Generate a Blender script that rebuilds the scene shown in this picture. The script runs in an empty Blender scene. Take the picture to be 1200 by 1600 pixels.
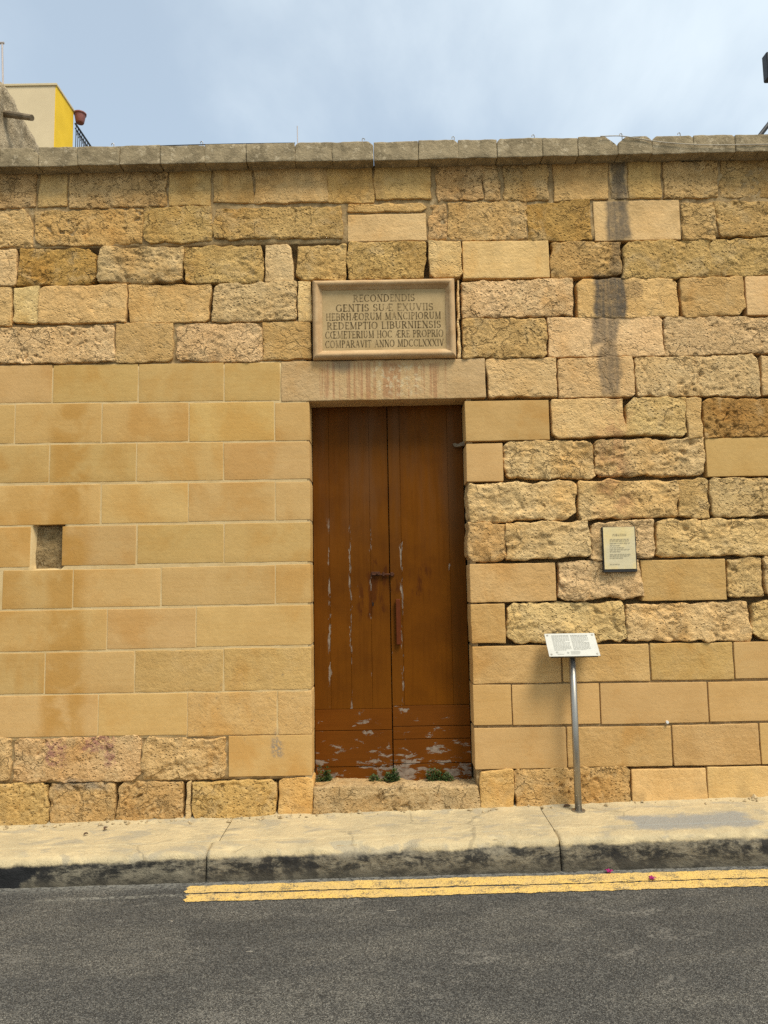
import bpy, math, random
import numpy as np
from mathutils import Vector, Matrix

random.seed(7)
scene = bpy.context.scene
COL = scene.collection
rad = math.radians

# ------------------------------------------------------------------ camera
FPX, PITCH, ROLL = 1150.0, rad(5.5), rad(1.0)
CAM = np.array([0.0, -5.0, 1.4987])
_F = np.array([0, math.cos(PITCH), math.sin(PITCH)])
_R0 = np.array([1.0, 0, 0]); _U0 = np.array([0, -math.sin(PITCH), math.cos(PITCH)])
_R = math.cos(ROLL) * _R0 - math.sin(ROLL) * _U0
_U = math.sin(ROLL) * _R0 + math.cos(ROLL) * _U0
cd = bpy.data.cameras.new('camera'); cam = bpy.data.objects.new('camera', cd); COL.objects.link(cam)
cd.sensor_fit = 'VERTICAL'; cd.sensor_height = 36.0; cd.sensor_width = 27.0
cd.lens = FPX / 1600 * 36.0; cd.clip_start = 0.05; cd.clip_end = 5000
M3 = Matrix(((_R[0], _U[0], -_F[0]), (_R[1], _U[1], -_F[1]), (_R[2], _U[2], -_F[2])))
cam.matrix_world = Matrix.Translation(Vector(CAM)) @ M3.to_4x4()
scene.camera = cam

# ------------------------------------------------------------------ light, sky, exposure
SUN_EL, SUN_AZ = rad(58), rad(40)          # azimuth: from behind the viewer towards the right
sun_dir = Vector((math.sin(SUN_AZ) * math.cos(SUN_EL), -math.cos(SUN_AZ) * math.cos(SUN_EL), math.sin(SUN_EL)))
sl = bpy.data.lights.new('sun', 'SUN'); sl.energy = 2.2; sl.angle = rad(21); sl.color = (1.0, 0.93, 0.80)
so = bpy.data.objects.new('sun', sl); COL.objects.link(so)
so.rotation_euler = sun_dir.to_track_quat('Z', 'Y').to_euler(); so.location = (4, -8, 12)
world = bpy.data.worlds.new('World'); scene.world = world; world.use_nodes = True
SKY_STRENGTH, EXPOSURE = 0.085, 0.90
scene.cycles.use_denoising = False; scene.cycles.max_bounces = 5; scene.cycles.diffuse_bounces = 3; scene.cycles.glossy_bounces = 2
vs = scene.view_settings
vs.view_transform = 'Standard'; vs.look = 'None'; vs.exposure = EXPOSURE; vs.gamma = 1; vs.use_curve_mapping = False


class NT:
    """small helper for writing node trees as expressions"""
    def __init__(s, tree):
        s.t = tree; s.t.nodes.clear()
    def n(s, kind, **kw):
        nd = s.t.nodes.new(kind)
        for k, v in kw.items(): setattr(nd, k, v)
        return nd
    def put(s, sock, v):
        if isinstance(v, bpy.types.NodeSocket): s.t.links.new(v, sock)
        elif isinstance(v, (tuple, list)) and len(v) == 3 and sock.type == 'RGBA': sock.default_value = (*v, 1)
        else: sock.default_value = v
    def m(s, op, a, b=0.0, c=0.0, clamp=False):
        nd = s.n('ShaderNodeMath', operation=op, use_clamp=clamp)
        s.put(nd.inputs[0], a); s.put(nd.inputs[1], b); s.put(nd.inputs[2], c); return nd.outputs[0]
    def add(s, a, b): return s.m('ADD', a, b)
    def sub(s, a, b): return s.m('SUBTRACT', a, b)
    def mul(s, a, b): return s.m('MULTIPLY', a, b)
    def mx(s, a, b): return s.m('MAXIMUM', a, b)
    def mn(s, a, b): return s.m('MINIMUM', a, b)
    def sm(s, v, lo, hi, o0=0.0, o1=1.0):
        nd = s.n('ShaderNodeMapRange', interpolation_type='SMOOTHSTEP')
        s.put(nd.inputs[0], v)
        for i, x in enumerate((lo, hi, o0, o1)): s.put(nd.inputs[i + 1], x)
        return nd.outputs[0]
    def mix(s, f, a, b, blend='MIX'):
        nd = s.n('ShaderNodeMix', data_type='RGBA', blend_type=blend)
        s.put(nd.inputs[0], f); s.put(nd.inputs[6], a); s.put(nd.inputs[7], b); return nd.outputs[2]
    def vec(s, v, scale=(1, 1, 1), loc=(0, 0, 0)):
        nd = s.n('ShaderNodeMapping'); s.put(nd.inputs[0], v)
        nd.inputs[1].default_value = loc; nd.inputs[3].default_value = scale; return nd.outputs[0]
    def vadd(s, a, b):
        nd = s.n('ShaderNodeVectorMath', operation='ADD'); s.put(nd.inputs[0], a); s.put(nd.inputs[1], b); return nd.outputs[0]
    def noise(s, v, scale, detail=4, rough=0.55, dist=0.0):
        nd = s.n('ShaderNodeTexNoise'); s.put(nd.inputs['Vector'], v); nd.inputs['Scale'].default_value = scale
        nd.inputs['Detail'].default_value = detail; nd.inputs['Roughness'].default_value = rough
        nd.inputs['Distortion'].default_value = dist; return nd.outputs[0]
    def noisec(s, v, scale, detail=2):
        nd = s.n('ShaderNodeTexNoise'); s.put(nd.inputs['Vector'], v); nd.inputs['Scale'].default_value = scale
        nd.inputs['Detail'].default_value = detail; return nd.outputs[1]
    def vor(s, v, scale, feature='F1'):
        nd = s.n('ShaderNodeTexVoronoi', feature=feature); s.put(nd.inputs['Vector'], v); nd.inputs['Scale'].default_value = scale
        return nd
    def pos(s): return s.n('ShaderNodeNewGeometry').outputs['Position']
    def sep(s, v):
        nd = s.n('ShaderNodeSeparateXYZ'); s.put(nd.inputs[0], v); return nd.outputs[0], nd.outputs[1], nd.outputs[2]
    def comb(s, x, y, z):
        nd = s.n('ShaderNodeCombineXYZ'); s.put(nd.inputs[0], x); s.put(nd.inputs[1], y); s.put(nd.inputs[2], z); return nd.outputs[0]
    def bump(s, h, dist, strength=1.0):
        nd = s.n('ShaderNodeBump'); s.put(nd.inputs['Height'], h); nd.inputs['Distance'].default_value = dist
        s.put(nd.inputs['Strength'], strength); return nd.outputs[0]
    def out(s, color, rough=0.9, normal=None, metallic=0.0, spec=0.3, coat=0.0):
        b = s.n('ShaderNodeBsdfPrincipled'); o = s.n('ShaderNodeOutputMaterial')
        s.put(b.inputs['Base Color'], color); s.put(b.inputs['Roughness'], rough); s.put(b.inputs['Metallic'], metallic)
        s.put(b.inputs['Specular IOR Level'], spec); s.put(b.inputs['Coat Weight'], coat)
        if normal is not None: s.put(b.inputs['Normal'], normal)
        s.t.links.new(b.outputs[0], o.inputs[0]); return b
    def rect(s, x, z, x0, x1, z0, z1, sx, sz):
        a = s.mul(s.sm(x, x0 - sx, x0 + sx), s.sm(x, x1 - sx, x1 + sx, 1.0, 0.0))
        b = s.mul(s.sm(z, z0 - sz, z0 + sz), s.sm(z, z1 - sz, z1 + sz, 1.0, 0.0))
        return s.mul(a, b)


def mat(name):
    m = bpy.data.materials.new(name); m.use_nodes = True
    return m, NT(m.node_tree)


# world: Nishita sky seen through thin drifting cloud
w = NT(world.node_tree)
sky = w.n('ShaderNodeTexSky', sky_type='NISHITA'); sky.sun_disc = False
sky.sun_elevation = SUN_EL; sky.sun_rotation = math.pi - SUN_AZ; sky.air_density = 1.15; sky.dust_density = 1.1; sky.ozone_density = 1.0
tc = w.n('ShaderNodeTexCoord').outputs['Generated']
gx, gy, gz = w.sep(tc)
den = w.add(w.mx(gz, 0.0), 0.16)
pv = w.comb(w.m('DIVIDE', gx, den), w.m('DIVIDE', gy, den), 0.0)
c1 = w.noise(w.vec(pv, (-1.0, .55, 1), (3.1, 0.4, 0)), 0.6, 6, 0.5, 0.4)
c2 = w.noise(w.vec(pv, (1.0, .6, 1), (7.7, 2.0, 1)), 3.0, 6, 0.55, 0.3)
cf = w.sm(w.add(w.mul(c1, .78), w.mul(c2, .22)), 0.40, 0.60)
cf = w.add(w.mul(cf, 0.58), 0.42)
skyc = w.mix(cf, w.mix(1.0, sky.outputs[0], (.98, 1.07, 1.03), 'MULTIPLY'), (5.75, 6.45, 6.9))
bg = w.n('ShaderNodeBackground'); w.put(bg.inputs[0], skyc); bg.inputs[1].default_value = SKY_STRENGTH
wo = w.n('ShaderNodeOutputWorld'); w.t.links.new(bg.outputs[0], wo.inputs[0])


# ------------------------------------------------------------------ geometry helpers
def ray(px, py): return _F * FPX + _R * (px - 600) - _U * (py - 800)
def at(px, py, Y=0.0):
    """photograph measurement -> metres on the vertical plane y = Y"""
    d = ray(px, py); return CAM + d * ((Y - CAM[1]) / d[1])
PSX, PSY = 0.0192, 0.03                   # street slope of the pavement
RSX, RZ = 0.0125, -0.187                  # road slope and level below the pavement
KY = -0.565                               # kerb face
def pav_z(x, y): return PSX * x + PSY * y
def road_z(x, y): return RZ + RSX * x
def on_road(px, py):
    d = ray(px, py); t = (RZ + RSX * CAM[0] - CAM[2]) / (d[2] - RSX * d[0]); return CAM + d * t
def on_pav(px, py):
    d = ray(px, py); t = (PSX * CAM[0] + PSY * CAM[1] - CAM[2]) / (d[2] - PSX * d[0] - PSY * d[1]); return CAM + d * t

_rs = np.random.RandomState(3); _P = _rs.permutation(256); _P = np.concatenate([_P, _P, _P])
_G = _rs.normal(size=(256, 3)); _G /= np.linalg.norm(_G, axis=1)[:, None]
def perlin(p):
    p = np.asarray(p, float); i = np.floor(p).astype(int); f = p - i; i &= 255
    u = f * f * f * (f * (f * 6 - 15) + 10); r = 0
    for dx in (0, 1):
        for dy in (0, 1):
            for dz in (0, 1):
                h = _P[_P[_P[(i[..., 0] + dx) & 255] + ((i[..., 1] + dy) & 255)] + ((i[..., 2] + dz) & 255)]
                g = _G[h]; d = f - np.array([dx, dy, dz]); wgt = 1
                for k, q in enumerate((dx, dy, dz)): wgt = wgt * (u[..., k] if q else 1 - u[..., k])
                r = r + wgt * (g * d).sum(-1)
    return r
def fbm(p, o=4, g=0.5):
    r = 0; a = 1.0; p = np.asarray(p, float)
    for k in range(o): r = r + a * perlin(p + 17.3 * k); p = p * 2.03; a *= g
    return r

def mesh_obj(name, verts, faces, material, parent=None, smooth=False, loc=None):
    me = bpy.data.meshes.new(name); me.from_pydata([tuple(map(float, v)) for v in verts], [], [tuple(int(i) for i in f) for f in faces])
    me.materials.append(material)
    if smooth: me.polygons.foreach_set('use_smooth', [True] * len(me.polygons))
    me.update()
    o = bpy.data.objects.new(name, me); COL.objects.link(o)
    if loc is not None: o.location = loc
    if parent is not None: o.parent = parent
    return o
def empty(name, loc=(0, 0, 0)):
    o = bpy.data.objects.new(name, None); o.location = loc; o.empty_display_size = .1; COL.objects.link(o); return o
def tag(o, label, cat, group=None):
    o['label'] = label; o['category'] = cat
    if group: o['group'] = group
    return o
def structure(o): o['kind'] = 'structure'; return o

class MB:
    def __init__(s): s.v = []; s.f = []
    def raw(s, v, f):
        b = len(s.v); s.v += [tuple(q) for q in v]; s.f += [tuple(b + i for i in q) for q in f]; return s
    def box(s, x0, x1, y0, y1, z0, z1, bev=0.0):
        if bev <= 0:
            v = [(x, y, z) for x in (x0, x1) for y in (y0, y1) for z in (z0, z1)]
            return s.raw(v, [(0, 1, 3, 2), (4, 6, 7, 5), (0, 4, 5, 1), (2, 3, 7, 6), (0, 2, 6, 4), (1, 5, 7, 3)])
        b = bev; v = []; f = []
        for (x, dx) in ((x0, b), (x1, -b)):
            for (y, dy) in ((y0, b), (y1, -b)):
                for (z, dz) in ((z0, b), (z1, -b)):
                    v += [(x, y + dy, z + dz), (x + dx, y, z + dz), (x + dx, y + dy, z)]
        def I(a, c, d, k): return (a * 4 + c * 2 + d) * 3 + k
        for a in (0, 1): f.append((I(a,0,0,0), I(a,0,1,0), I(a,1,1,0), I(a,1,0,0)))
        for a in (0, 1): f.append((I(0,a,0,1), I(0,a,1,1), I(1,a,1,1), I(1,a,0,1)))
        for a in (0, 1): f.append((I(0,0,a,2), I(0,1,a,2), I(1,1,a,2), I(1,0,a,2)))
        for a in (0, 1):
            for c in (0, 1):
                f.append((I(a,c,0,0), I(a,c,1,0), I(a,c,1,1), I(a,c,0,1)))
                f.append((I(a,0,c,0), I(a,1,c,0), I(a,1,c,2), I(a,0,c,2)))
                f.append((I(0,a,c,1), I(1,a,c,1), I(1,a,c,2), I(0,a,c,2)))
                for d in (0, 1): f.append((I(a,c,d,0), I(a,c,d,1), I(a,c,d,2)))
        return s.raw(v, f)
    def tube(s, pts, r, n=8, cap=True):
        pts = [Vector(p) for p in pts]; rs = r if isinstance(r, (list, tuple)) else [r] * len(pts); V = []; F = []
        up = None
        for i, p in enumerate(pts):
            t = (pts[min(i + 1, len(pts) - 1)] - pts[max(i - 1, 0)]).normalized()
            if up is None: up = Vector((0, 0, 1)) if abs(t.z) < .9 else Vector((1, 0, 0))
            a = t.cross(up).normalized(); b = t.cross(a).normalized(); up = b.cross(t) if abs(t.dot(up)) > .95 else up
            for k in range(n):
                q = 2 * math.pi * k / n; V.append(p + (a * math.cos(q) + b * math.sin(q)) * rs[i])
        for i in range(len(pts) - 1):
            for k in range(n): F.append((i * n + k, i * n + (k + 1) % n, (i + 1) * n + (k + 1) % n, (i + 1) * n + k))
        if cap: F.append(tuple(range(n))[::-1]); F.append(tuple((len(pts) - 1) * n + k for k in range(n)))
        return s.raw(V, F)
    def build(s, name, material, parent=None, smooth=False): return mesh_obj(name, s.v, s.f, material, parent, smooth)

# ------------------------------------------------------------------ materials
X = lambda px, py=600: float(at(px, py)[0])
Z = lambda py, px=600: float(at(px, py)[2])

def build_stone_material(feat=''):
    m, n = mat('limestone' + ('_' + feat if feat else ''))
    oi = n.n('ShaderNodeObjectInfo'); col = oi.outputs['Color']; al = oi.outputs['Alpha']; rnd = oi.outputs['Random']
    p = n.pos(); x, y, z = n.sep(p)
    off = n.comb(n.mul(rnd, 37.0), n.mul(rnd, 91.0), n.mul(rnd, 53.0)); q = n.vadd(p, off)
    big = n.noise(q, 3.2, 4, .6, .4); mid = n.noise(q, 14, 6, .62, .3); fine = n.noise(q, 75, 5, .7)
    grain = n.noise(q, 320, 2, .6)
    c = n.mix(n.mul(n.sm(big, .35, .7), n.add(n.mul(al, .25), .25)), col, n.mix(1.0, col, (.83, .72, .56), 'MULTIPLY'))
    c = n.mix(n.mul(n.sm(mid, .44, .62), n.add(n.mul(al, .6), .10)), c, n.mix(1.0, c, (1.22, 1.22, 1.24), 'MULTIPLY'))
    c = n.mix(n.mul(n.sm(fine, .52, .7), n.add(n.mul(al, .34), .05)), c, n.mix(1.0, c, (.66, .57, .45), 'MULTIPLY'))
    c = n.mix(n.sm(grain, .35, .65, 0.0, .16), c, n.mix(1.0, c, (.72, .7, .66), 'MULTIPLY'))
    mot = n.noise(n.vec(p, (1, 1, .8), (2, 5, 1)), 2.1, 4, .6, .4); c = n.mix(n.sm(mot, .50, .66, 0, .55), c, n.mix(1.0, c, (.90, .74, .50), 'MULTIPLY')); c = n.mix(n.sm(mot, .47, .34, 0, .35), c, n.mix(1.0, c, (1.12, 1.14, 1.22), 'MULTIPLY'))
    # grey lichen / patina in patches on the old stones
    pat = n.mul(n.sm(n.noise(q, 6.5, 6, .65, .6), .50, .64), n.mul(al, .38))
    c = n.mix(pat, c, (.62, .45, .235))
    # faint sawn bedding lines on new blocks
    bed = n.noise(n.vec(q, (1.2, 1, 26)), 2.2, 3, .5)
    c = n.mix(n.sm(bed, .42, .7, 0.0, .20), c, n.mix(1.0, c, (.86, .78, .62), 'MULTIPLY'))
    # pits
    pn = n.vor(n.vec(q, (1, 1, 1.25)), 42); pd = pn.outputs['Distance']
    pz_ = n.noise(q, 7, 4, .6); pitm = n.mul(n.sm(pd, .12, .34, 1.0, 0.0), n.sm(pz_, .46, .58))
    pq = n.vadd(q, n.vec(n.noisec(q, 24, 3), (.03, .03, .03))); pd2 = n.vor(n.vec(pq, (1, 1, 1.5)), 85).outputs['Distance']
    pitm = n.mx(pitm, n.mul(n.sm(pd2, .14, .32, .85, 0.0), n.sm(pz_, .50, .38)))
    ce = n.n('ShaderNodeTexVoronoi', feature='DISTANCE_TO_EDGE'); n.put(ce.inputs['Vector'], n.vec(n.vadd(q, n.vec(n.noisec(q, 11, 4), (.16, .16, .16))), (1, 1, 1.7))); ce.inputs['Scale'].default_value = 6.5
    pitm = n.mx(pitm, n.mul(n.sm(ce.outputs['Distance'], .010, .045, 1.0, 0.0), n.sm(n.noise(n.vec(q, loc=(3, 9, 2)), 4.5, 2), .50, .58)))
    pitm = n.mul(pitm, n.sm(al, .15, .8, .03, .95))
    # ---- stains with a place of their own
    if feat:
        wn = n.noisec(p, 5, 4); wv = n.n('ShaderNodeVectorMath', operation='SUBTRACT'); n.put(wv.inputs[0], wn); wv.inputs[1].default_value = (.5, .5, .5)
        ws = n.n('ShaderNodeVectorMath', operation='SCALE'); n.put(ws.inputs[0], wv.outputs[0]); ws.inputs[3].default_value = .13
        wp = n.vadd(p, ws.outputs[0]); wx, wy, wz = n.sep(wp)
    def R(x0, x1, y0, y1, sx=.02, sz=.03):
        yc = (y0 + y1) / 2; xc = (x0 + x1) / 2
        return n.rect(wx, wz, X(x0, yc), X(x1, yc), Z(y1, xc), Z(y0, xc), sx, sz)
    if 'd' in feat:      # black water run down from the coping
        dark = None
        for a in ((954, 981, 248, 335, .9), (946, 984, 312, 372, .85), (956, 974, 372, 440, .55), (926, 976, 430, 496, .95), (972, 1004, 436, 470, .4),
                  (922, 968, 492, 540, .75), (938, 968, 535, 616, .7), (952, 964, 610, 640, .3)):
            t = n.mul(R(*a[:4]), a[4]); dark = t if dark is None else n.mx(dark, t)
        dark = n.mul(dark, n.mul(n.sm(n.noise(p, 22, 4, .7), .2, .55, .55, 1.0), n.sm(n.noise(n.vec(p, (34, 34, 1.6)), 1.0, 4, .6), .30, .58, .75, 1.0)))
        c = n.mix(n.mul(dark, .95), c, (.075, .07, .062))
    if 't' in feat:      # weathered crust on the topmost courses
        streak = n.noise(n.vec(p, (9, 9, 1.1)), 1.0, 4, .6, .3)
        top = n.mul(n.sm(z, Z(345), Z(262)), n.sm(streak, .36, .62)); c = n.mix(n.mul(top, .32), c, (.20, .12, .05))
        top2 = n.mul(n.sm(z, Z(470), Z(330)), n.sm(n.noise(p, 4.5, 5, .65), .5, .66)); c = n.mix(n.mul(top2, .26), c, (.22, .145, .055))
    if 'o' in feat:      # orange run on the new ashlar
        orange = n.mx(n.mul(R(78, 136, 620, 900, .05, .12), .75), n.mx(n.mul(R(70, 130, 880, 1150, .05, .1), .7), n.mul(R(-40, 60, 720, 990, .10, .1), .4)))
        c = n.mix(n.mul(orange, n.sm(n.noise(p, 3.6, 4, .6, .5), .32, .54)), c, (.44, .225, .050))
    if 'r' in feat:
        red = n.mul(R(930, 985, 625, 815, .06, .05), n.sm(n.noise(p, 7, 4, .6), .42, .60)); c = n.mix(n.mul(red, .55), c, (.47, .23, .10))
    if 'l' in feat:      # rusty runs over the lintel
        run = n.mul(R(492, 708, 566, 622, .03, .02), n.sm(n.noise(n.vec(p, (38, 20, .9)), 1.0, 3, .6), .47, .60)); c = n.mix(n.mul(run, .62), c, (.36, .165, .075))
        run2 = n.mul(R(585, 660, 566, 615, .04, .02), n.sm(n.noise(p, 26, 5, .6), .5, .6)); c = n.mix(n.mul(run2, .6), c, (.58, .47, .28))
        sm_ = R(518, 548, 562, 580, .03, .02); c = n.mix(n.mul(sm_, .45), c, (.15, .13, .10))
    if 'b' in feat:      # old magenta paint, ash, black specks and damp near the ground
        step = n.mul(R(575, 700, 1238, 1258, .10, .02), n.sm(n.noise(p, 14, 4), .45, .6)); c = n.mix(n.mul(step, .6), c, (.30, .16, .05))
        gr = n.mul(n.mx(R(70, 104, 1160, 1200, .02, .03), n.mx(R(128, 180, 1152, 1172, .03, .015), R(160, 180, 1165, 1200, .015, .03))), n.sm(n.noise(p, 30, 4, .7), .38, .6))
        c = n.mix(n.mul(gr, .7), c, (.30, .11, .11))
        sp = n.mul(R(290, 480, 1040, 1160, .1, .08), n.sm(n.noise(p, 34, 4, .75), .60, .67)); c = n.mix(n.mul(sp, .6), c, (.13, .11, .08))
        ash = n.mul(n.mx(R(426, 442, 1150, 1185, .02, .02), R(432, 440, 1140, 1170, .01, .04)), n.sm(n.noise(p, 45, 4, .7), .42, .55)); c = n.mix(n.mul(ash, .7), c, (.17, .165, .155))
        grey = n.mul(R(85, 165, 1221, 1236, .05, .02), n.sm(n.noise(p, 9, 4), .3, .6)); c = n.mix(n.mul(grey, .6), c, (.27, .245, .20))
        lowd = n.mul(n.sm(z, .30, .02), n.sm(n.noise(p, 8, 5, .65), .45, .66)); c = n.mix(n.mul(lowd, .35), c, (.26, .185, .09))
    ding = n.mul(n.sm(n.noise(n.vec(q, (22, 22, 62)), 1.0, 4, .62, .3), .655, .70), n.sm(n.noise(q, 3.7, 2), .50, .60))
    c = n.mix(n.mul(ding, .30), c, n.mix(1.0, c, (.72, .62, .48), 'MULTIPLY'))
    dot = n.mul(n.sm(pd, .05, .13, 1.0, 0.0), n.sm(n.noise(q, 13, 2), .60, .66)); c = n.mix(n.mul(dot, .6), c, (.10, .065, .03))
    c = n.mix(n.mul(pitm, .30), c, (.22, .13, .048))
    h = n.add(n.mul(n.noise(q, 30, 6, .70), 1.0), n.mul(n.add(n.mul(pitm, .95), n.mul(ding, n.sub(1.4, al))), -1.0))
    b = n.bump(h, .034, n.add(n.mul(al, .88), .09))
    n.out(c, n.add(n.mul(al, .06), .88), b, spec=.15)
    return m
_stone_mats = {}
def stone_mat(feat):
    if feat not in _stone_mats: _stone_mats[feat] = build_stone_material(feat)
    return _stone_mats[feat]
STONE = stone_mat('')

def plain_stone(name, base, dark, sc=8, bump=.4, dist=.01, light=None):
    m, n = mat(name); p = n.pos()
    c = n.mix(n.sm(n.noise(p, sc, 7, .62, .3), .35, .68), base, dark)
    if light: c = n.mix(n.sm(n.noise(p, sc * 2.7, 6, .65), .54, .66), c, light)
    c = n.mix(n.sm(n.noise(p, 110, 3, .7), .45, .75, 0, .35), c, n.mix(1.0, c, (.6, .56, .5), 'MULTIPLY'))
    n.out(c, .92, n.bump(n.noise(p, 45, 8, .68), dist, bump), spec=.15); return m
MORTAR = plain_stone('lime_mortar', (.40, .275, .13), (.27, .175, .075), 7, .7, .012, (.50, .36, .19))
DEEP = plain_stone('earthy_joint_fill', (.22, .145, .065), (.13, .085, .038), 7, .8, .015)
FLUSH = plain_stone('flush_pointing', (.63, .455, .225), (.55, .375, .165), 6, .3, .006)
RUBBLE = plain_stone('grey_rubble', (.30, .24, .15), (.17, .13, .075), 9, .9, .02, (.42, .35, .24))
CORE = plain_stone('wall_core_and_light_block', (.34, .25, .13), (.26, .18, .09))
COPE = plain_stone('weathered_coping', (.36, .28, .165), (.22, .17, .098), 9, .8, .012, (.46, .37, .235))
PLAQ = plain_stone('plaque_stone', (.49, .35, .175), (.40, .28, .132), 5, .25, .006)
FRAME = plain_stone('plaque_moulding', (.56, .385, .205), (.46, .29, .14), 6, .2, .006)

def simple(name, col, rough=.5, metallic=0.0, spec=.4, var=.15, sc=20, coat=0.0, bump=0.0):
    m, n = mat(name); p = n.pos()
    c = n.mix(n.mul(n.sm(n.noise(p, sc, 5, .6), .3, .7), var * 2), col, tuple(v * .55 for v in col))
    n.out(c, n.add(n.mul(n.noise(p, sc * 2, 4), .2), max(rough - .1, 0.02)), n.bump(n.noise(p, 90, 4), .004, bump) if bump else None, metallic, spec, coat); return m
IRON = simple('black_iron', (.02, .02, .022), .5)
STEEL = simple('brushed_steel', (.36, .335, .29), .42, .9, .5, .06, 30)
STEELP = simple('steel_plate', (.52, .505, .44), .5, .0, .3, .10, 14)
INK = simple('engraved_ink', (.34, .33, .285), .7, 0, .2, .1)
CARVE = simple('dark_carving', (.165, .112, .053), .95, 0, .1, .5, 60)
CARVE_FADED = simple('worn_carving', (.31, .217, .107), .95, 0, .1, .5, 60)
PRINT = simple('faded_print', (.30, .27, .20), .8, 0, .2, .1)
BOXBLACK = simple('dark_case', (.028, .026, .024), .45)
RUST = simple('rusty_bolt', (.085, .03, .012), .8, .2, .3, .4, 60)
BLACKHOLE = simple('keyhole_dark', (.008, .006, .005), .9)
CABLE_B = simple('black_cable', (.03, .03, .03), .6)
CABLE_W = simple('pale_cable', (.40, .35, .27), .6)
WOODOLD = simple('weathered_beam', (.25, .19, .12), .9, 0, .2, .5, 12, bump=.6)
POTM = simple('dusty_red_pot', (.27, .10, .085), .6, 0, .3, .2)
YELLOW = simple('yellow_render', (.86, .55, .035), .85, 0, .2, .12, 2.0, bump=.3)
BEIGE = simple('beige_render', (.70, .56, .345), .9, 0, .2, .12, 1.2, bump=.3)
TRIM = simple('pale_trim', (.62, .50, .30), .85, 0, .2, .1, 3)
PALEPOLE = simple('pale_pole', (.46, .40, .37), .5, .3)
WHITEPLAST = simple('white_plastic', (.75, .73, .68), .5)
HOOKM = simple('galvanised_wire', (.33, .31, .28), .5, .7)

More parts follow.
